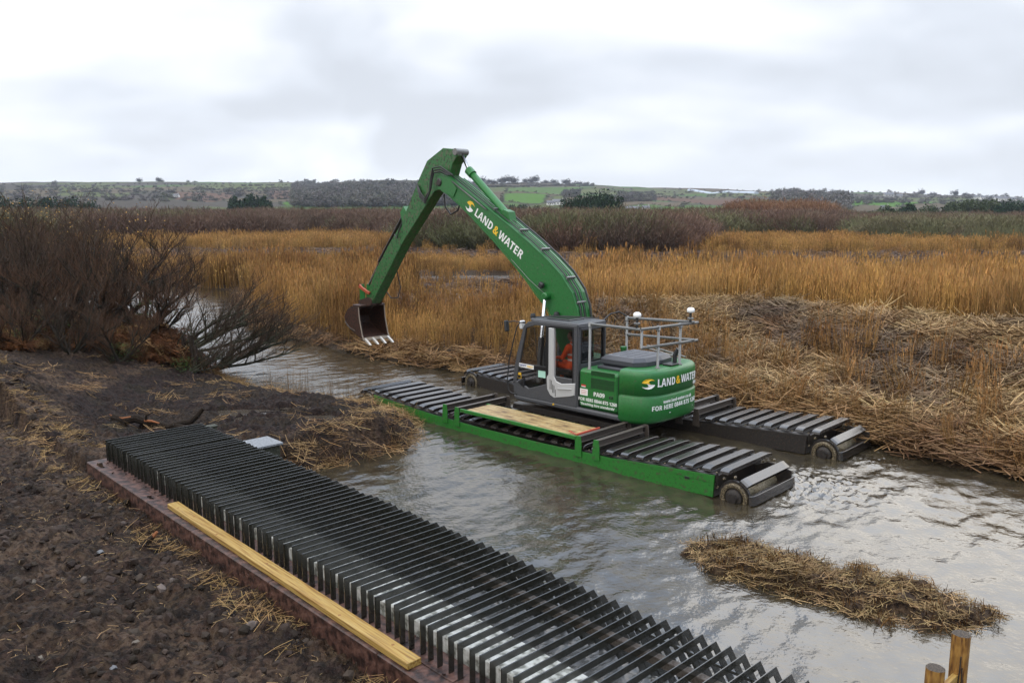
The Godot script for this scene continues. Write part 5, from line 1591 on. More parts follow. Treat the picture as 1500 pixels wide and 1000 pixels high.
	part("sticker", MB.new().box(Vector3(1.37, 1.27, gz - 0.008), Vector3(0.13, 0.16, 0.004), 0.001), M["sticker_yellow"], c)
	part("sticker", MB.new().box(Vector3(1.37, 1.24, gz - 0.012), Vector3(0.10, 0.08, 0.004), 0.001), M["trim_black"], c)

func build_machine() -> void:
	rng.seed = 201
	cw_build()
	mat("worn_edge", lin(0.20, 0.16, 0.12), 0.5)
	mat("print_blue", lin(0.03, 0.05, 0.20), 0.5)
	mat("print_red", lin(0.45, 0.03, 0.02), 0.5)
	var m := thing("amphibious_excavator", "green long-boomed excavator floating on two tracked pontoons", "excavator", MACHINE_O, deg_to_rad(136.0))
	for s in [-1, 1]: build_pontoon(m, s)
	# undercarriage
	part("slew_ring", MB.new().lathe([Vector2(0.0, 0.40), Vector2(0.80, 0.40), Vector2(0.80, 0.58), Vector2(0.0, 0.58)], 32), M["black_steel"], m)
	part("car_body", MB.new().box(Vector3(0, 0.27, 0), Vector3(2.6, 0.30, 2.1), 0.03), M["black_steel"], m)
	for x in [-1.35, 1.35]: part("axle_beam", MB.new().box(Vector3(x, 0.17, 0), Vector3(0.40, 0.30, 2.5), 0.02), M["black_steel"], m)
	for z in [-1.0, 1.0]: part("side_frame", flat([[-1.75, 0.18], [-1.5, 0.02], [1.5, 0.02], [1.78, 0.20], [1.70, 0.47], [-1.68, 0.47]], z - 0.13, z + 0.13, 0.02), M["black_steel"], m)
	# revolving deck
	part("skirt", flat([[-1.90, 0.60], [1.46, 0.60], [1.56, 0.66], [1.56, 0.74], [-1.90, 0.74]], -1.27, 1.27, 0.04), M["dark_grey"], m)
	part("skirt_bolt", MB.new().lathe([Vector2(0.03, 0), Vector2(0.025, 0.02), Vector2(0, 0.02)], 8, Transform3D(Basis(Vector3(1, 0, 0), Vector3(0, 0, -1), Vector3(0, 1, 0)), Vector3(0.14, 0.69, -1.27))), M["sticker_yellow"], m)
	var body := part("engine_housing", MB.new().box(Vector3(-1.26, 1.235, 0), Vector3(1.22, 0.98, 2.50), 0.07), M["green_paint"], m)
	# louvres in the side panel: green slats over a black plate painted as shade
	for g in [[1.665, 0.115, 20], [1.475, 0.135, 20], [1.345, 0.115, 20]]:
		var gx := -1.40
		part("grille_shade_plate", MB.new().box(Vector3(gx, g[0], -1.2475), Vector3(0.70, g[1], 0.010), 0.002, Basis(Vector3(0, 0, 1), -0.01)), M["trim_black"], body)
		for k in g[2] + 1:
			part("grille_slat", MB.new().box(Vector3(gx - 0.35 + 0.70 * k / g[2], g[0], -1.2535), Vector3(0.013, g[1] + 0.006, 0.010), 0.002, Basis(Vector3(0, 0, 1), 0.25 if g[0] > 1.6 else 0.0)), M["green_paint"], body)
	part("panel_seam", MB.new().box(Vector3(-1.878, 1.22, -1.2505), Vector3(0.012, 0.96, 0.006), 0.001), M["trim_black"], m)
	part("latch", MB.new().box(Vector3(-1.66, 1.13, -1.253), Vector3(0.11, 0.07, 0.012), 0.003), M["trim_black"], body)
	part("latch_key", MB.new().box(Vector3(-1.67, 1.13, -1.262), Vector3(0.04, 0.03, 0.008), 0.002), M["green_paint"], body)
	part("right_housing", MB.new().box(Vector3(0.40, 1.20, 0.86), Vector3(2.0, 0.92, 0.78), 0.06), M["green_paint"], m)
	# counterweight: the rounded tail, stepped at mid height
	var prof := [[0.16, 0.56], [0.05, 0.60], [0.0, 0.68], [0.0, 1.21], [0.012, 1.225], [0.045, 1.235], [0.045, 1.285], [0.012, 1.30], [0.012, 1.72], [0.03, 1.80], [0.08, 1.845], [0.16, 1.86]]
	var cw := MB.new().soft(true)
	var rows := []
	for q in prof:
		var row := []
		for i in range(0, 241, 4):
			var a: Vector2 = cw_pts[maxi(i - 1, 0)]; var b: Vector2 = cw_pts[mini(i + 1, 240)]
			var d := (b - a).normalized()
			var nrm := Vector2(d.y, -d.x)
			if nrm.x < 0 and absf(nrm.x) > 0.3: nrm = -nrm
			elif absf(nrm.x) <= 0.3: nrm = Vector2(nrm.x, -signf(cw_pts[i].y) * absf(nrm.y))
			var p: Vector2 = cw_pts[i] + nrm * q[0]
			row.append(Vector3(minf(p.x, -1.88), q[1], p.y))
		rows.append(row)
	for r in rows.size() - 1:
		for i in rows[r].size() - 1:
			cw.quad(rows[r][i], rows[r][i + 1], rows[r + 1][i + 1], rows[r + 1][i])
	cw.soft(false)
	for i in rows[0].size() - 1:
		cw.tri(Vector3(-1.88, 0.56, 0), rows[0][i], rows[0][i + 1])
		cw.tri(Vector3(-1.88, 1.86, 0), rows[-1][i], rows[-1][i + 1])
	var tail := part("counterweight", cw, M["green_paint"], m)
	# lettering on the tail
	var wp = M["white_print"]; var yp = M["yellow_print"]
	var tb := func(l0: float, y0: float, w: float, h: float) -> Callable:
		var bb := cw_bend(l0, y0)
		return func(x: float, y: float, o: float) -> Vector3: return bb.call(x * w, y * h, o)
	part("emblem_yellow", shape(swirl(true), tb.call(0.62, 1.43, 0.34, 0.26)), yp, tail)
	part("emblem_white", shape(swirl(false), tb.call(0.62, 1.43, 0.34, 0.26)), wp, tail)
	part("lettering", letters("LAND", 0.62, 0.19, cw_bend(1.03, 1.47)), wp, tail)
	part("lettering", letters("&", 0.18, 0.19, cw_bend(1.70, 1.47)), yp, tail)
	part("lettering", letters("WATER", 0.80, 0.19, cw_bend(1.91, 1.47)), wp, tail)
	part("lettering", letters("hire", 0.22, 0.10, cw_bend(2.52, 1.34)), wp, tail)
	part("lettering", letters("www.land-water.co.uk", 1.20, 0.085, cw_bend(1.22, 1.055)), wp, tail)
	part("lettering", letters("FOR HIRE 0844 875 1260", 1.82, 0.115, cw_bend(0.89, 0.905)), wp, tail)
	part("pinstripe", letters("_", 1.1, 0.012, cw_bend(1.45, 0.80)), wp, tail)
	# lettering on the side panel
	part("lettering", letters("PA09", 0.33, 0.105, side_bend(-1.14, 1.095, -1.2505)), wp, body)
	part("lettering", letters("FOR HIRE 0844 875 1260", 1.17, 0.085, side_bend(-0.67, 0.935, -1.2505)), wp, body)
	part("lettering", letters("'Reaching hire standards'", 1.05, 0.085, side_bend(-0.73, 0.815, -1.2505)), wp, body)
	part("sticker", MB.new().box(Vector3(-0.83, 1.155, -1.2515), Vector3(0.24, 0.16, 0.006), 0.001), wp, body)
	for k in 3: part("sticker_print", MB.new().box(Vector3(-0.83, 1.20 - 0.04 * k, -1.2555), Vector3(0.18, 0.010, 0.003), 0.0), M["print_red"], body)
	part("sticker", MB.new().box(Vector3(-0.82, 1.31, -1.2515), Vector3(0.14, 0.06, 0.006), 0.001), M["print_red"], body)
	part("sticker_print", MB.new().box(Vector3(-0.82, 1.29, -1.2555), Vector3(0.13, 0.018, 0.003), 0.0), wp, body)
	# hood, filler, bracket on top
	part("hood", flat([[-0.98, -0.92], [-2.05, -0.92], [-2.28, -0.62], [-2.34, 0.0], [-2.28, 0.55], [-0.98, 0.55]], 1.72, 1.80, 0.02, Transform3D(Basis(Vector3(1, 0, 0), Vector3(0, 0, 1), Vector3(0, 1, 0)), Vector3.ZERO)), M["hood_plastic"], m)
	part("hood", flat([[-1.03, -0.86], [-2.0, -0.86], [-2.20, -0.58], [-2.26, 0.0], [-2.20, 0.5], [-1.03, 0.5]], 1.78, 2.06, 0.09, Transform3D(Basis(Vector3(1, 0, 0), Vector3(0, 0, 1), Vector3(0, 1, 0)), Vector3.ZERO)), M["hood_plastic"], m)
	for k in 4: part("hood_rib", MB.new().box(Vector3(-1.22 - 0.22 * k, 2.062, -0.18), Vector3(0.06, 0.012, 0.85), 0.005), M["hood_plastic"], m)
	part("filler_cap", MB.new().lathe([Vector2(0.07, 1.70), Vector2(0.07, 2.03), Vector2(0.085, 2.03), Vector2(0.085, 2.09), Vector2(0.0, 2.10)], 14, Transform3D(Basis(), Vector3(-0.78, 0, 0.42))), M["green_paint"], m)
	part("exhaust", MB.new().tube([Vector3(-2.38, 1.84, 0.35), Vector3(-2.38, 2.06, 0.35), Vector3(-2.46, 2.22, 0.37)], 0.06, 0.055, 10), M["rubber"], m)
	part("step_plate", MB.new().box(Vector3(-2.46, 1.885, 0.05), Vector3(0.26, 0.05, 0.34), 0.015), M["trim_black"], m)
	part("access_ladder", MB.new().tube([Vector3(-1.2, 2.12, 0.62), Vector3(-2.3, 1.93, 0.72)], 0.022, -1, 6).tube([Vector3(-1.2, 2.12, 0.86), Vector3(-2.3, 1.93, 0.96)], 0.022, -1, 6).tube([Vector3(-1.6, 2.05, 0.65), Vector3(-1.6, 2.05, 0.9)], 0.016, -1, 6).tube([Vector3(-2.0, 1.98, 0.69), Vector3(-2.0, 1.98, 0.93)], 0.016, -1, 6), M["galvanised"], m)
	# tubular guard rail
	var ry := 2.83; var my := 2.40
	var A := Vector3(-0.90, ry, -1.13); var B := Vector3(-2.40, ry, -1.10); var C := Vector3(-2.66, ry, 0.80); var D := Vector3(-0.80, ry, 0.52)
	var rail := part("guard_rail", MB.new().soft(true).tube([A, B], 0.035, -1, 10), M["galvanised"], m)
	part("rail_tube", MB.new().soft(true).tube([B + Vector3(0, 0.01, -0.05), C + Vector3(0, 0.01, 0.1)], 0.035, -1, 10), M["galvanised"], rail)
	part("rail_tube", MB.new().soft(true).tube([D, C + Vector3(-0.03, 0.04, -0.12)], 0.035, -1, 10), M["galvanised"], rail)
	part("rail_tube", MB.new().soft(true).tube([Vector3(B.x, my, B.z), Vector3(C.x, my, C.z + 0.1)], 0.033, -1, 10), M["galvanised"], rail)
	part("rail_tube", MB.new().soft(true).tube([Vector3(D.x, my, D.z), Vector3(C.x - 0.03, my + 0.03, C.z - 0.1)], 0.033, -1, 10), M["galvanised"], rail)
	part("rail_tube", MB.new().soft(true).tube([Vector3(B.x, my, B.z - 0.002), Vector3(B.x, ry, B.z - 0.002)], 0.033, -1, 10), M["galvanised"], rail)
	for q in [[A.x, A.z, 1.72], [-2.47, -0.52, 1.86], [-2.56, 0.28, 1.86], [D.x, D.z, 1.72]]:
		part("post", MB.new().soft(true).tube([Vector3(q[0], q[2], q[1]), Vector3(q[0], ry, q[1])], 0.033, -1, 10), M["galvanised"], rail)
		part("clamp", MB.new().soft(true).tube([Vector3(q[0], ry - 0.06, q[1]), Vector3(q[0], ry + 0.045, q[1])], 0.05, -1, 10), M["galvanised"], rail)
		part("foot", MB.new().lathe([Vector2(0.0, 0.03), Vector2(0.06, 0.025), Vector2(0.07, 0)], 12, Transform3D(Basis(), Vector3(q[0], q[2], q[1]))), M["galvanised"], rail)
	part("cable", MB.new().soft(true).tube([Vector3(-0.55, 2.78, -0.2), Vector3(-0.60, 2.95, 0.05), Vector3(-0.70, 3.0, 0.3), Vector3(-0.80, 2.88, 0.5)], 0.018, -1, 8), M["rubber"], rail)
	for q in [[-2.26, -1.10], [-2.62, 0.62]]:
		var an := part("antenna", MB.new().soft(true).lathe([Vector2(0.0, 0.40), Vector2(0.05, 0.395), Vector2(0.085, 0.37), Vector2(0.095, 0.33), Vector2(0.09, 0.29), Vector2(0.07, 0.275), Vector2(0.0, 0.275)], 20, Transform3D(Basis(), Vector3(q[0], ry, q[1]))), M["white_plastic"], m)
		part("mast", MB.new().tube([Vector3(q[0], ry, q[1]), Vector3(q[0], ry + 0.28, q[1])], 0.03, -1, 10), M["rubber"], an)
		part("clamp", MB.new().box(Vector3(q[0], ry + 0.13, q[1]), Vector3(0.13, 0.05, 0.10), 0.01), M["galvanised"], an)
	# boom: box section, cranked at its foot
	var bz := 0.27
	var low := [[0.55, 1.45], [1.0, 2.30], [1.10, 2.72], [1.28, 3.0], [1.64, 3.30], [2.07, 3.73], [2.49, 4.09], [3.33, 4.77], [4.59, 5.68], [5.20, 6.06], [5.48, 6.18], [5.70, 6.34], [5.72, 6.55]]
	var hi := [[5.56, 6.69], [5.11, 6.55], [3.64, 5.72], [2.75, 5.22], [1.9, 4.71], [1.26, 4.28], [0.77, 3.90], [0.38, 3.45], [0.20, 3.02], [0.13, 2.6], [0.10, 1.45]]
	var boom := part("boom", flat(low + hi, -bz, bz, 0.02), M["green_paint"], m)
	# flange strips that stand proud along its edges
	for z in [-bz - 0.012, bz + 0.012]:
		for e in [low.slice(1, 11), hi.slice(1)]:
			var t := []
			for q in e: t.append(Vector3(q[0], q[1], z))
			part("flange", MB.new().tube(t, 0.016, -1, 5), M["green_paint"], boom)
	part("tip_boss", MB.new().lathe([Vector2(0, -0.34), Vector2(0.09, -0.34), Vector2(0.12, -0.31), Vector2(0.12, 0.31), Vector2(0.09, 0.34), Vector2(0, 0.34)], 18, Transform3D(Basis(Vector3(1, 0, 0), Vector3(0, 0, 1), Vector3(0, -1, 0)), Vector3(5.57, 6.43, 0))), M["black_steel"], boom)
	part("tip_plate", flat([[5.75, 6.48], [5.62, 6.66], [5.05, 6.50], [4.80, 6.22], [4.95, 5.98], [5.25, 6.10], [5.62, 6.24]], -bz - 0.03, -bz - 0.005, 0.006), M["green_paint"], boom)
	part("lift_boss", MB.new().lathe([Vector2(0, -0.46), Vector2(0.07, -0.46), Vector2(0.10, -0.43), Vector2(0.10, 0.43), Vector2(0.07, 0.46), Vector2(0, 0.46)], 16, Transform3D(Basis(Vector3(1, 0, 0), Vector3(0, 0, 1), Vector3(0, -1, 0)), Vector3(1.22, 3.32, 0))), M["green_paint"], boom)
	part("work_lamp", MB.new().box(Vector3(1.40, 3.60, -bz - 0.09), Vector3(0.16, 0.16, 0.12), 0.03, Basis(Vector3(0, 0, 1), 0.5)), M["rubber"], boom)
	var bd := Vector2(-0.838, -0.546)
	var bb := func(px: float, py: float, w: float, h: float) -> Callable:
		return func(x: float, y: float, o: float) -> Vector3:
			return Vector3(px + bd.x * x * w + bd.y * y * h, py + bd.y * x * w - bd.x * y * h, -bz - o)
	# emblem, then the name, run down the near face
	part("emblem_yellow", shape(swirl(true), bb.call(4.50, 5.66, 0.36, 0.34)), yp, boom)
	part("emblem_white", shape(swirl(false), bb.call(4.50, 5.66, 0.36, 0.34)), wp, boom)
	part("lettering", letters("LAND", 0.80, 0.235, bb.call(4.08, 5.46, 1.0, 1.0)), wp, boom)
	part("lettering", letters("&", 0.21, 0.235, bb.call(3.35, 4.985, 1.0, 1.0)), yp, boom)
	part("lettering", letters("WATER", 1.08, 0.235, bb.call(3.14, 4.848, 1.0, 1.0)), wp, boom)
	# lift cylinders beside the boom
	for s in [-1, 1]:
		var z: float = s * 0.40
		var lc := part("lift_cylinder", MB.new().soft(true).tube([Vector3(1.42, 0.95, z), Vector3(1.34, 2.2, z)], 0.085, -1, 14), M["black_steel"], m)
		part("rod", MB.new().soft(true).tube([Vector3(1.34, 2.2, z), Vector3(1.22, 3.32, z)], 0.048, -1, 12), M["chrome"], lc)
	# arm
	var arm := part("arm", flat([[5.50, 7.43], [6.24, 7.09], [6.61, 6.60], [7.03, 5.97], [7.61, 5.14], [8.22, 4.52], [8.95, 3.68], [9.40, 2.95], [9.42, 2.62], [9.25, 2.52], [9.10, 2.66], [8.69, 3.15], [7.51, 4.58], [5.90, 6.17], [5.55, 6.24], [5.25, 6.55], [5.08, 6.95], [4.86, 7.18], [4.88, 7.36]], -0.20, 0.20, 0.015), M["arm_paint"], m)
	part("rear_boss", MB.new().lathe([Vector2(0, -0.24), Vector2(0.10, -0.24), Vector2(0.10, 0.24), Vector2(0, 0.24)], 16, Transform3D(Basis(Vector3(1, 0, 0), Vector3(0, 0, 1), Vector3(0, -1, 0)), Vector3(4.93, 7.29, 0))), M["galvanised"], arm)
	# stick cylinder on top of the boom
	var sc := part("stick_cylinder", MB.new().soft(true).tube([Vector3(2.95, 5.42, 0), Vector3(4.55, 6.72, 0)], 0.105, -1, 16), M["green_paint"], m)
	part("gland", MB.new().soft(true).tube([Vector3(4.42, 6.62, 0), Vector3(4.60, 6.76, 0)], 0.13, -1, 16), M["green_paint"], sc)
	part("rod", MB.new().soft(true).tube([Vector3(4.58, 6.75, 0), Vector3(4.93, 7.29, 0)], 0.05, -1, 12), M["chrome"], sc)
	part("base_lug", flat([[2.75, 5.18], [3.25, 5.46], [3.05, 5.62], [2.85, 5.55]], -0.14, 0.14, 0.01), M["green_paint"], sc)
	# bucket cylinder along the front of the arm, link, bucket
	var bc := part("bucket_cylinder", MB.new().soft(true).tube([Vector3(7.55, 5.55, 0), Vector3(8.98, 3.92, 0)], 0.075, -1, 14), M["black_steel"], m)
	part("rod", MB.new().soft(true).tube([Vector3(8.96, 3.94, 0), Vector3(9.62, 3.12, 0)], 0.042, -1, 12), M["chrome"], bc)
	part("cylinder_lug", flat([[7.30, 5.45], [7.55, 5.75], [7.72, 5.55], [7.60, 5.15]], -0.10, 0.10, 0.01), M["green_paint"], bc)
	for s in [-1, 1]: part("bucket_link", flat([[9.80, 3.15], [9.86, 3.06], [9.76, 2.99], [9.42, 2.86], [9.28, 2.83], [9.24, 2.92], [9.38, 2.95], [9.68, 3.07]], s * 0.24 - 0.03, s * 0.24 + 0.03, 0.008), M["orange_link"], m)
	for s in [-1, 1]: part("push_link", flat([[9.92, 3.12], [9.72, 3.16], [9.66, 2.6], [9.78, 2.42], [9.94, 2.5]], s * 0.14 - 0.03, s * 0.14 + 0.03, 0.008), M["green_paint"], m)
	var side := [[9.50, 2.42], [9.95, 2.38], [10.2, 2.24], [10.36, 2.0], [10.29, 1.76], [9.97, 1.58], [9.62, 1.43], [9.24, 1.31], [9.32, 1.46], [9.46, 2.0]]
	var bk := Node3D.new()
	bk.name = "bucket"
	m.add_child(bk, true)
	for z in [-0.53, 0.50]: part("side_wall", flat(side, z, z + 0.03, 0.004), M["bucket_steel"], bk)
	var shell := MB.new()
	var pr := side.slice(0, 8)
	for i in pr.size() - 1:
		var a := Vector2(pr[i][0], pr[i][1]); var b := Vector2(pr[i + 1][0], pr[i + 1][1])
		var n := (b - a).orthogonal().normalized() * -0.03
		var cc := [a, b, b + n, a + n]
		for k in 4:
			shell.quad(Vector3(cc[k].x, cc[k].y, -0.50), Vector3(cc[(k + 1) % 4].x, cc[(k + 1) % 4].y, -0.50), Vector3(cc[(k + 1) % 4].x, cc[(k + 1) % 4].y, 0.50), Vector3(cc[k].x, cc[k].y, 0.50))
	part("shell", shell, M["bucket_steel"], bk)
	for z in [-0.545, 0.53]: part("side_edge", MB.new().tube([Vector3(9.50, 2.40, z), Vector3(9.46, 2.0, z), Vector3(9.32, 1.46, z), Vector3(9.24, 1.31, z)], 0.020, -1, 5), M["worn_edge"], bk)
	part("wear_strip", MB.new().tube([Vector3(10.32, 1.86, -0.535), Vector3(10.05, 1.66, -0.535), Vector3(9.75, 1.58, -0.535)], 0.018, -1, 5), M["beam_steel"], bk)
	for z in [-0.22, 0.19]: part("ear", flat([[9.46, 2.40], [9.98, 2.36], [9.92, 2.60], [9.60, 2.68], [9.36, 2.74], [9.18, 2.66], [9.20, 2.50]], z, z + 0.04, 0.006), M["bucket_steel"], bk)
	part("top_plate", MB.new().box(Vector3(9.66, 2.44, 0), Vector3(0.46, 0.06, 1.02), 0.01), M["bucket_steel"], bk)
	part("lip", MB.new().box(Vector3(9.30, 1.325, 0), Vector3(0.20, 0.04, 1.06), 0.006, Basis(Vector3(0, 0, 1), 0.32)), M["worn_edge"], bk)
	for k in 4:
		var z := -0.47 + 0.313 * k
		part("tooth", flat([[9.26, 1.37], [9.22, 1.26], [9.00, 1.15], [8.94, 1.17], [9.06, 1.26]], z - 0.04, z + 0.04, 0.008), M["tooth_steel"], bk)
	# hoses and steel pipes
	for k in 4:
		var z := -0.20 + 0.08 * k
		var t := []
		for q in hi.slice(1): t.append(Vector3(q[0] - 0.02, q[1] + 0.05 + 0.012 * (k % 2), z))
		part("hydraulic_pipe", MB.new().soft(true).tube(t, 0.017, -1, 6), M["green_paint"] if k % 2 else M["rubber"], m)
	var tl := []
	for q in hi.slice(2): tl.append(Vector3(q[0] - 0.03, q[1] + 0.085, 0.20))
	part("hydraulic_hose", MB.new().soft(true).tube(tl, 0.028, -1, 8), M["rubber"], m)
	for q in [[3.3, 5.58], [2.3, 5.0], [1.5, 4.5], [0.6, 3.78], [0.24, 3.15]]:
		part("pipe_clamp", MB.new().box(Vector3(q[0], q[1] + 0.05, -0.08), Vector3(0.05, 0.07, 0.34), 0.008, Basis(Vector3(0, 0, 1), 0.5)), M["galvanised"], m)
	part("steel_pipe", MB.new().soft(true).tube([Vector3(5.0, 6.44, -bz - 0.03), Vector3(4.1, 5.93, -bz - 0.03), Vector3(3.55, 5.61, -bz - 0.03)], 0.02, -1, 6), M["galvanised"], m)
	for k in 3:
		var o := 0.07 * k
		part("hydraulic_hose", MB.new().soft(true).tube([Vector3(5.0 + o, 6.62, -0.26 - 0.03 * k), Vector3(5.45, 6.88 - o, -0.34), Vector3(5.78 - o * 0.4, 6.85 - o, -0.36), Vector3(5.90 - o * 0.5, 6.5, -0.36), Vector3(5.98 - o * 0.5, 6.1 + o, -0.34), Vector3(6.22, 5.82 + o, -0.32), Vector3(6.5 - o * 0.3, 6.0 + o, -0.28), Vector3(6.66, 6.32 + o * 0.5, -0.24)], 0.024, -1, 7), M["rubber"], m)
	part("hydraulic_hose", MB.new().soft(true).tube([Vector3(4.95, 6.05, 0.1), Vector3(5.2, 5.6, 0.1), Vector3(5.5, 5.48, 0.1), Vector3(5.75, 5.7, 0.1), Vector3(5.8, 6.1, 0.1)], 0.028, -1, 7), M["rubber"], m)
	part("hydraulic_hose", MB.new().soft(true).tube([Vector3(8.35, 3.65, 0.22), Vector3(8.2, 3.1, 0.24), Vector3(8.35, 2.75, 0.24), Vector3(8.7, 2.72, 0.22), Vector3(8.95, 2.95, 0.2)], 0.018, -1, 7), M["rubber"], m)
	part("hydraulic_hose", MB.new().soft(true).tube([Vector3(6.7, 6.45, -0.15), Vector3(7.4, 5.42, -0.15), Vector3(7.62, 5.0, -0.24), Vector3(7.72, 4.75, -0.24), Vector3(7.9, 4.85, -0.2)], 0.02, -1, 6), M["rubber"], m)
	part("drain_line", MB.new().tube([Vector3(2.6, 4.25, -bz - 0.01), Vector3(1.9, 3.72, -bz - 0.02), Vector3(1.3, 3.35, -bz - 0.02)], 0.008, -1, 4), M["galvanised"], m)
	build_cab(m)
	build_driver(m.transform * Transform3D(Basis(Vector3.UP, -0.12), Vector3(-0.12, 1.02, -0.78)))

# ---------------------------------------------------------------- the driver: one continuous skinned body
func sdf_bones(p: Vector3, bones: Array) -> float:
	var d := 1e3
	for b in bones:
		var a: Vector3 = b[0]
		var e: Vector3 = b[1] - a
		var t := clampf((p - a).dot(e) / maxf(e.length_squared(), 1e-6), 0, 1)
		var q: float = (p - a - e * t).length() - lerpf(b[2], b[3], t)
		var k: float = b[4]
		var h := clampf(0.5 + 0.5 * (d - q) / k, 0, 1)
		d = lerpf(d, q, h) - k * h * (1 - h)
	return d

func net(bones: Array, cell: float, paint: Callable, st: SurfaceTool) -> void:
	var lo := Vector3.ONE * 1e3; var hi := -lo
	for b in bones:
		var r: float = maxf(b[2], b[3]) + cell * 3
		lo = lo.min((b[0] as Vector3).min(b[1]) - Vector3.ONE * r)
		hi = hi.max((b[0] as Vector3).max(b[1]) + Vector3.ONE * r)
	var n := Vector3i(((hi - lo) / cell).ceil()) + Vector3i.ONE
	var f := PackedFloat32Array(); f.resize(n.x * n.y * n.z)
	var id := func(i: int, j: int, k: int) -> int: return (k * n.y + j) * n.x + i
	for k in n.z:
		for j in n.y:
			for i in n.x:
				f[(k * n.y + j) * n.x + i] = sdf_bones(lo + Vector3(i, j, k) * cell, bones)
	var vert := {}
	for k in n.z - 1:
		for j in n.y - 1:
			for i in n.x - 1:
				var sum := Vector3.ZERO
				var cnt := 0
				var c := []
				for q in 8: c.append(f[((k + (q >> 2)) * n.y + j + ((q >> 1) & 1)) * n.x + i + (q & 1)])
				for e in [[0, 1], [2, 3], [4, 5], [6, 7], [0, 2], [1, 3], [4, 6], [5, 7], [0, 4], [1, 5], [2, 6], [3, 7]]:
					var a: float = c[e[0]]; var b: float = c[e[1]]
					if (a < 0) != (b < 0):
						var t := a / (a - b)
						var pa := Vector3(e[0] & 1, (e[0] >> 1) & 1, e[0] >> 2); var pb := Vector3(e[1] & 1, (e[1] >> 1) & 1, e[1] >> 2)
						sum += pa.lerp(pb, t); cnt += 1
				if cnt: vert[(k * n.y + j) * n.x + i] = lo + (Vector3(i, j, k) + sum / cnt) * cell
	var put := func(a: int, b: int, c: int, d: int) -> void:
		for q in [a, b, c, a, c, d]:
			if not (vert.has(a) and vert.has(b) and vert.has(c) and vert.has(d)): return
			st.set_color(paint.call(vert[q]))
			st.add_vertex(vert[q])
	for k in range(1, n.z - 1):
		for j in range(1, n.y - 1):
			for i in range(1, n.x - 1):
				var o := (k * n.y + j) * n.x + i
				var s := f[o] < 0
				if s != (f[o + 1] < 0): put.call(o, o - n.x, o - n.x - n.x * n.y, o - n.x * n.y)
				if s != (f[o + n.x] < 0): put.call(o, o - 1, o - 1 - n.x * n.y, o - n.x * n.y)
				if s != (f[o + n.x * n.y] < 0): put.call(o, o - 1, o - 1 - n.x, o - n.x)

func hand_bones(w: Vector3, fwd: Vector3, side: Vector3, up: Vector3) -> Array:
	# palm, four bent fingers curled round a lever, thumb off the side
	var o := [[w, w + fwd * 0.07, 0.026, 0.030, 0.02], [w + fwd * 0.06 + side * 0.022, w + fwd * 0.07 - side * 0.025, 0.022, 0.020, 0.015]]
	var ln := [0.072, 0.080, 0.074, 0.058]
	for i in 4:
		var r: Vector3 = w + fwd * 0.085 + side * (0.030 - 0.020 * i)
		var k1: Vector3 = r + (fwd * 0.75 - up * 0.5).normalized() * ln[i] * 0.45
		var k2: Vector3 = k1 + (fwd * 0.05 - up).normalized() * ln[i] * 0.32
		var k3: Vector3 = k2 + (-fwd * 0.8 - up * 0.5).normalized() * ln[i] * 0.26
		o.append([w + fwd * 0.05 + side * (0.026 - 0.017 * i), r, 0.013, 0.0105, 0.008])
		o.append([r, k1, 0.0105, 0.0095, 0.003]); o.append([k1, k2, 0.0095, 0.0088, 0.003]); o.append([k2, k3, 0.0088, 0.008, 0.003])
	var t0: Vector3 = w + fwd * 0.025 + side * 0.028
	var t1: Vector3 = t0 + (fwd * 0.7 + side * 0.6 - up * 0.3).normalized() * 0.045
	o.append([t0, t1, 0.014, 0.011, 0.008]); o.append([t1, t1 + (fwd * 0.8 - up * 0.5 - side * 0.1).normalized() * 0.035, 0.011, 0.009, 0.003])
	return o

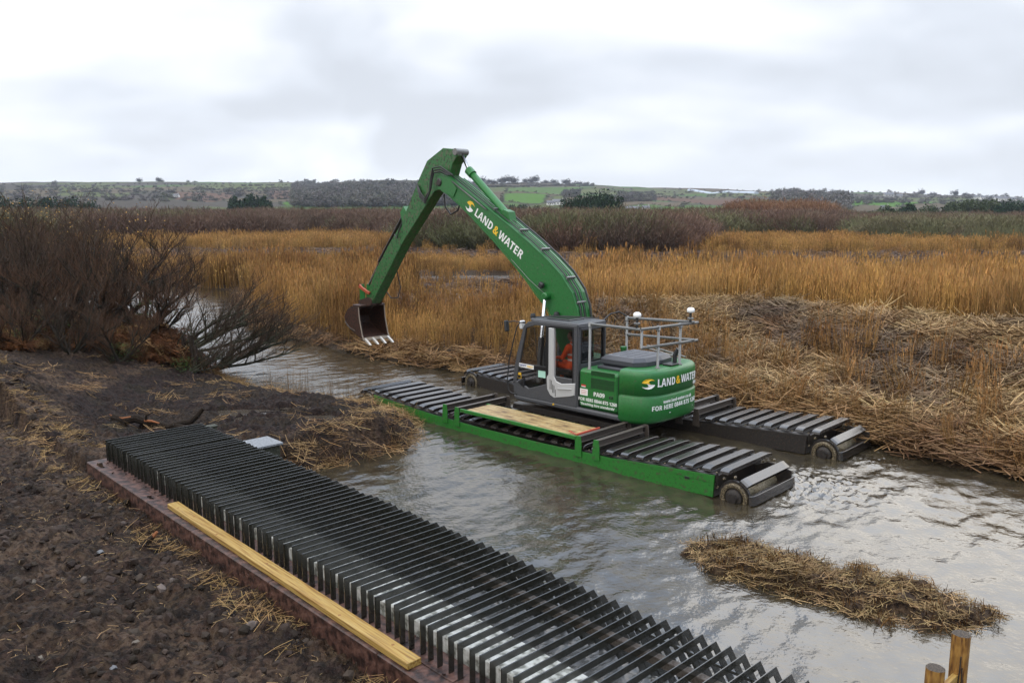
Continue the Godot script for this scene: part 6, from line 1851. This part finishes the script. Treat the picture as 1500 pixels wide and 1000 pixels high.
func build_driver(xf: Transform3D) -> void:
	# local axes: x forward, y up, z to his right; origin under the seat on the cab floor
	var hip := Vector3(0, 0.62, 0)
	var chest := Vector3(0.02, 1.02, 0)
	var neck := Vector3(0.05, 1.22, 0)
	var head := Vector3(0.10, 1.38, -0.01)
	var b := [[hip + Vector3(0, 0, -0.09), hip + Vector3(0, 0, 0.09), 0.15, 0.15, 0.08], [hip, chest, 0.15, 0.17, 0.10], [chest + Vector3(0, 0.08, -0.12), chest + Vector3(0, 0.08, 0.12), 0.11, 0.11, 0.10], [chest, neck, 0.12, 0.062, 0.06], [neck, head - Vector3(0.02, 0.06, 0), 0.058, 0.058, 0.03]]
	for s in [-1, 1]:
		var sh := chest + Vector3(0.0, 0.11, s * 0.19)
		var el := chest + Vector3(0.14, -0.17, s * 0.26)
		var wr := chest + Vector3(0.40, -0.20, s * 0.20)
		b.append([sh, el, 0.078, 0.058, 0.06]); b.append([el, wr, 0.057, 0.040, 0.03])
		var kn := hip + Vector3(0.50, 0.02, s * 0.16)
		var an := kn + Vector3(0.14, -0.42, 0)
		b.append([hip + Vector3(0, 0, s * 0.10), kn, 0.105, 0.072, 0.06]); b.append([kn, an, 0.070, 0.048, 0.04])
		b.append([an + Vector3(0, -0.04, 0), an + Vector3(0.17, -0.07, 0), 0.048, 0.036, 0.03])
	var orange := Color(0.72, 0.085, 0.015); var white := Color(0.62, 0.62, 0.58); var skin := Color(0.30, 0.16, 0.11); var dark := Color(0.02, 0.02, 0.02)
	var paint := func(p: Vector3) -> Color:
		if p.y > 1.245: return skin
		if p.y < 0.24: return dark
		var arm := absf(p.z) > 0.215
		if arm and p.y > 0.7:
			if p.distance_to(chest + Vector3(0.05, 0.03, signf(p.z) * 0.22)) < 0.055 or p.distance_to(chest + Vector3(0.18, -0.16, signf(p.z) * 0.25)) < 0.05: return white
			return orange
		if p.y > 0.78 and p.y < 0.83 or p.y > 0.92 and p.y < 0.97: return white
		if p.y > 0.98 and absf(absf(p.z) - 0.12) < 0.028: return white
		return orange
	var st := SurfaceTool.new()
	st.begin(Mesh.PRIMITIVE_TRIANGLES)
	st.set_smooth_group(0)
	net(b, 0.022, paint, st)
	# head with nose, brow, chin and ears on a finer grid; hair is a child
	var hb := [[head + Vector3(-0.02, 0.03, 0), head + Vector3(0.02, 0.035, 0), 0.088, 0.085, 0.03], [head + Vector3(0.03, -0.07, 0), head + Vector3(0.045, -0.02, 0), 0.055, 0.065, 0.04], [head + Vector3(0.10, 0.0, 0), head + Vector3(0.115, -0.03, 0), 0.010, 0.016, 0.02], [head + Vector3(0.088, 0.032, -0.03), head + Vector3(0.088, 0.032, 0.03), 0.016, 0.016, 0.02], [head + Vector3(0.085, -0.068, -0.015), head + Vector3(0.085, -0.068, 0.015), 0.010, 0.010, 0.01], [head + Vector3(0, 0.01, -0.085), head + Vector3(-0.005, -0.02, -0.087), 0.020, 0.014, 0.01], [head + Vector3(0, 0.01, 0.085), head + Vector3(-0.005, -0.02, 0.087), 0.020, 0.014, 0.01]]
	net(hb, 0.008, func(p: Vector3) -> Color:
		for s in [-1, 1]:
			if p.distance_to(head + Vector3(0.095, 0.012, s * 0.032)) < 0.014: return dark
		if p.distance_to(head + Vector3(0.092, -0.066, 0)) < 0.016: return Color(0.22, 0.08, 0.07)
		return skin, st)
	for s in [-1, 1]:
		var wr := chest + Vector3(0.39, -0.20, s * 0.20)
		net(hand_bones(wr, Vector3(1, 0, 0), Vector3(0, 0, -s), Vector3.UP), 0.006, func(_p: Vector3) -> Color: return skin, st)
	st.generate_normals()
	var o := MeshInstance3D.new()
	o.name = numbered("person")
	o.mesh = st.commit()
	o.material_override = M["cloth"]
	add_child(o)
	o.transform = xf
	tag(o, "driver in orange hi-vis clothing seated at the levers in the cab", "person")
	var hs := SurfaceTool.new()
	hs.begin(Mesh.PRIMITIVE_TRIANGLES)
	hs.set_smooth_group(0)
	net([[head + Vector3(-0.045, 0.045, 0), head + Vector3(0.02, 0.075, 0), 0.078, 0.065, 0.03], [head + Vector3(-0.06, -0.02, 0), head + Vector3(-0.05, 0.04, 0), 0.052, 0.07, 0.03]], 0.012, func(_p: Vector3) -> Color: return Color(0.025, 0.018, 0.014), hs)
	hs.generate_normals()
	part("hair", hs.commit(), M["cloth"], o)

# ---------------------------------------------------------------- sky, sun, camera, then everything
func build_view() -> void:
	var cam := Camera3D.new()
	cam.name = "camera"
	cam.position = Vector3(0, EYE, 0)
	cam.rotation.x = -atan((500.0 - HORIZON) / FOCAL)
	cam.fov = rad_to_deg(2.0 * atan(500.0 / FOCAL))
	cam.near = 0.1
	cam.far = 6000.0
	add_child(cam)
	cam.current = true
	var sun := DirectionalLight3D.new()
	sun.name = "sun"
	sun.light_energy = 0.21
	sun.light_angular_distance = 50.0
	sun.light_color = Color(1.0, 0.96, 0.90)
	sun.shadow_enabled = true
	add_child(sun)
	sun.look_at_from_position(Vector3.ZERO, -Vector3(0.58, 0.55, -0.62), Vector3.UP)
	var env := Environment.new()
	env.background_mode = Environment.BG_SKY
	env.tonemap_mode = Environment.TONE_MAPPER_LINEAR
	env.tonemap_exposure = 1.54
	env.sdfgi_enabled = true
	env.ssao_enabled = true
	env.ssil_enabled = true
	env.fog_enabled = true
	env.fog_density = 0.00009
	env.fog_light_color = Color(0.80, 0.84, 0.90)
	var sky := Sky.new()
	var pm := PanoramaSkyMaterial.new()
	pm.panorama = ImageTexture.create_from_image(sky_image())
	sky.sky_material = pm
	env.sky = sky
	var we := WorldEnvironment.new()
	we.name = "environment"
	we.environment = env
	add_child(we)

func sky_image() -> Image:
	# overcast: layered cloud of grey and white, brighter towards the hidden sun on the right
	var W := 1280; var Hh := 640
	var im := Image.create(W, Hh, false, Image.FORMAT_RGBF)
	var a := FastNoiseLite.new(); a.seed = 3; a.frequency = 0.55; a.fractal_octaves = 6
	var b := FastNoiseLite.new(); b.seed = 14; b.frequency = 0.22; b.fractal_octaves = 4
	for j in Hh:
		var el := (0.5 - (j + 0.5) / Hh) * PI
		for i in W:
			var az := ((i + 0.5) / W - 0.5) * TAU
			var d := Vector3(sin(az) * cos(el), sin(el), -cos(az) * cos(el))
			var y := maxf(d.y, 0.0) + 0.34
			var p := Vector2(d.x, d.z) / y * 1.5
			var n := a.get_noise_2d(p.x + 1.4 * b.get_noise_2d(p.x, p.y), p.y * 1.5)
			var m := b.get_noise_2d(p.x * 1.1 + 20, p.y * 1.4)
			var bright := d.dot(Vector3(0.80, 0.30, -0.52).normalized())
			var f := a.get_noise_2d(p.x * 2.6 + 7.0, p.y * 3.4)
			var v := 0.585 + 0.16 * clampf(bright * 1.5 - 0.55, -1.0, 1.0) + 0.20 * n + 0.14 * m + 0.05 * f
			v = clampf(v, 0.40, 0.85)
			v *= 1.36
			var t := clampf((v - 0.62) / 0.25, 0, 1)
			var c := Color(0.84, 0.90, 1.0).lerp(Color(1.0, 1.0, 1.0), t) * v
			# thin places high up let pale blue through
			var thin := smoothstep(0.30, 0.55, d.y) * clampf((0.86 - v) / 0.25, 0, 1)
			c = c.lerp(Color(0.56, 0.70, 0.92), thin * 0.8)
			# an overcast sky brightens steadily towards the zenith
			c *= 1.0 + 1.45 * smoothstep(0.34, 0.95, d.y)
			# paler veil low over the horizon
			var h := exp(-maxf(d.y, 0.0) * 14.0)
			c = c.lerp(Color(0.83, 0.85, 0.87) * (0.95 + 0.12 * bright), h * 0.6)
			if d.y < -0.02: c = Color(0.30, 0.28, 0.25)
			im.set_pixel(i, j, c)
	return im

func _ready() -> void:
	n1.seed = 7; n1.frequency = 0.35; n1.fractal_octaves = 3
	n2.seed = 8; n2.frequency = 0.6; n2.fractal_octaves = 3
	n3.seed = 9; n3.frequency = 0.8; n3.fractal_octaves = 4
	build_view()
	make_materials()
	build_land()
	build_hills()
	build_screen()
	build_machine()
	build_willows()
	build_reeds()
	build_scrub()
	build_trees()
	build_houses()
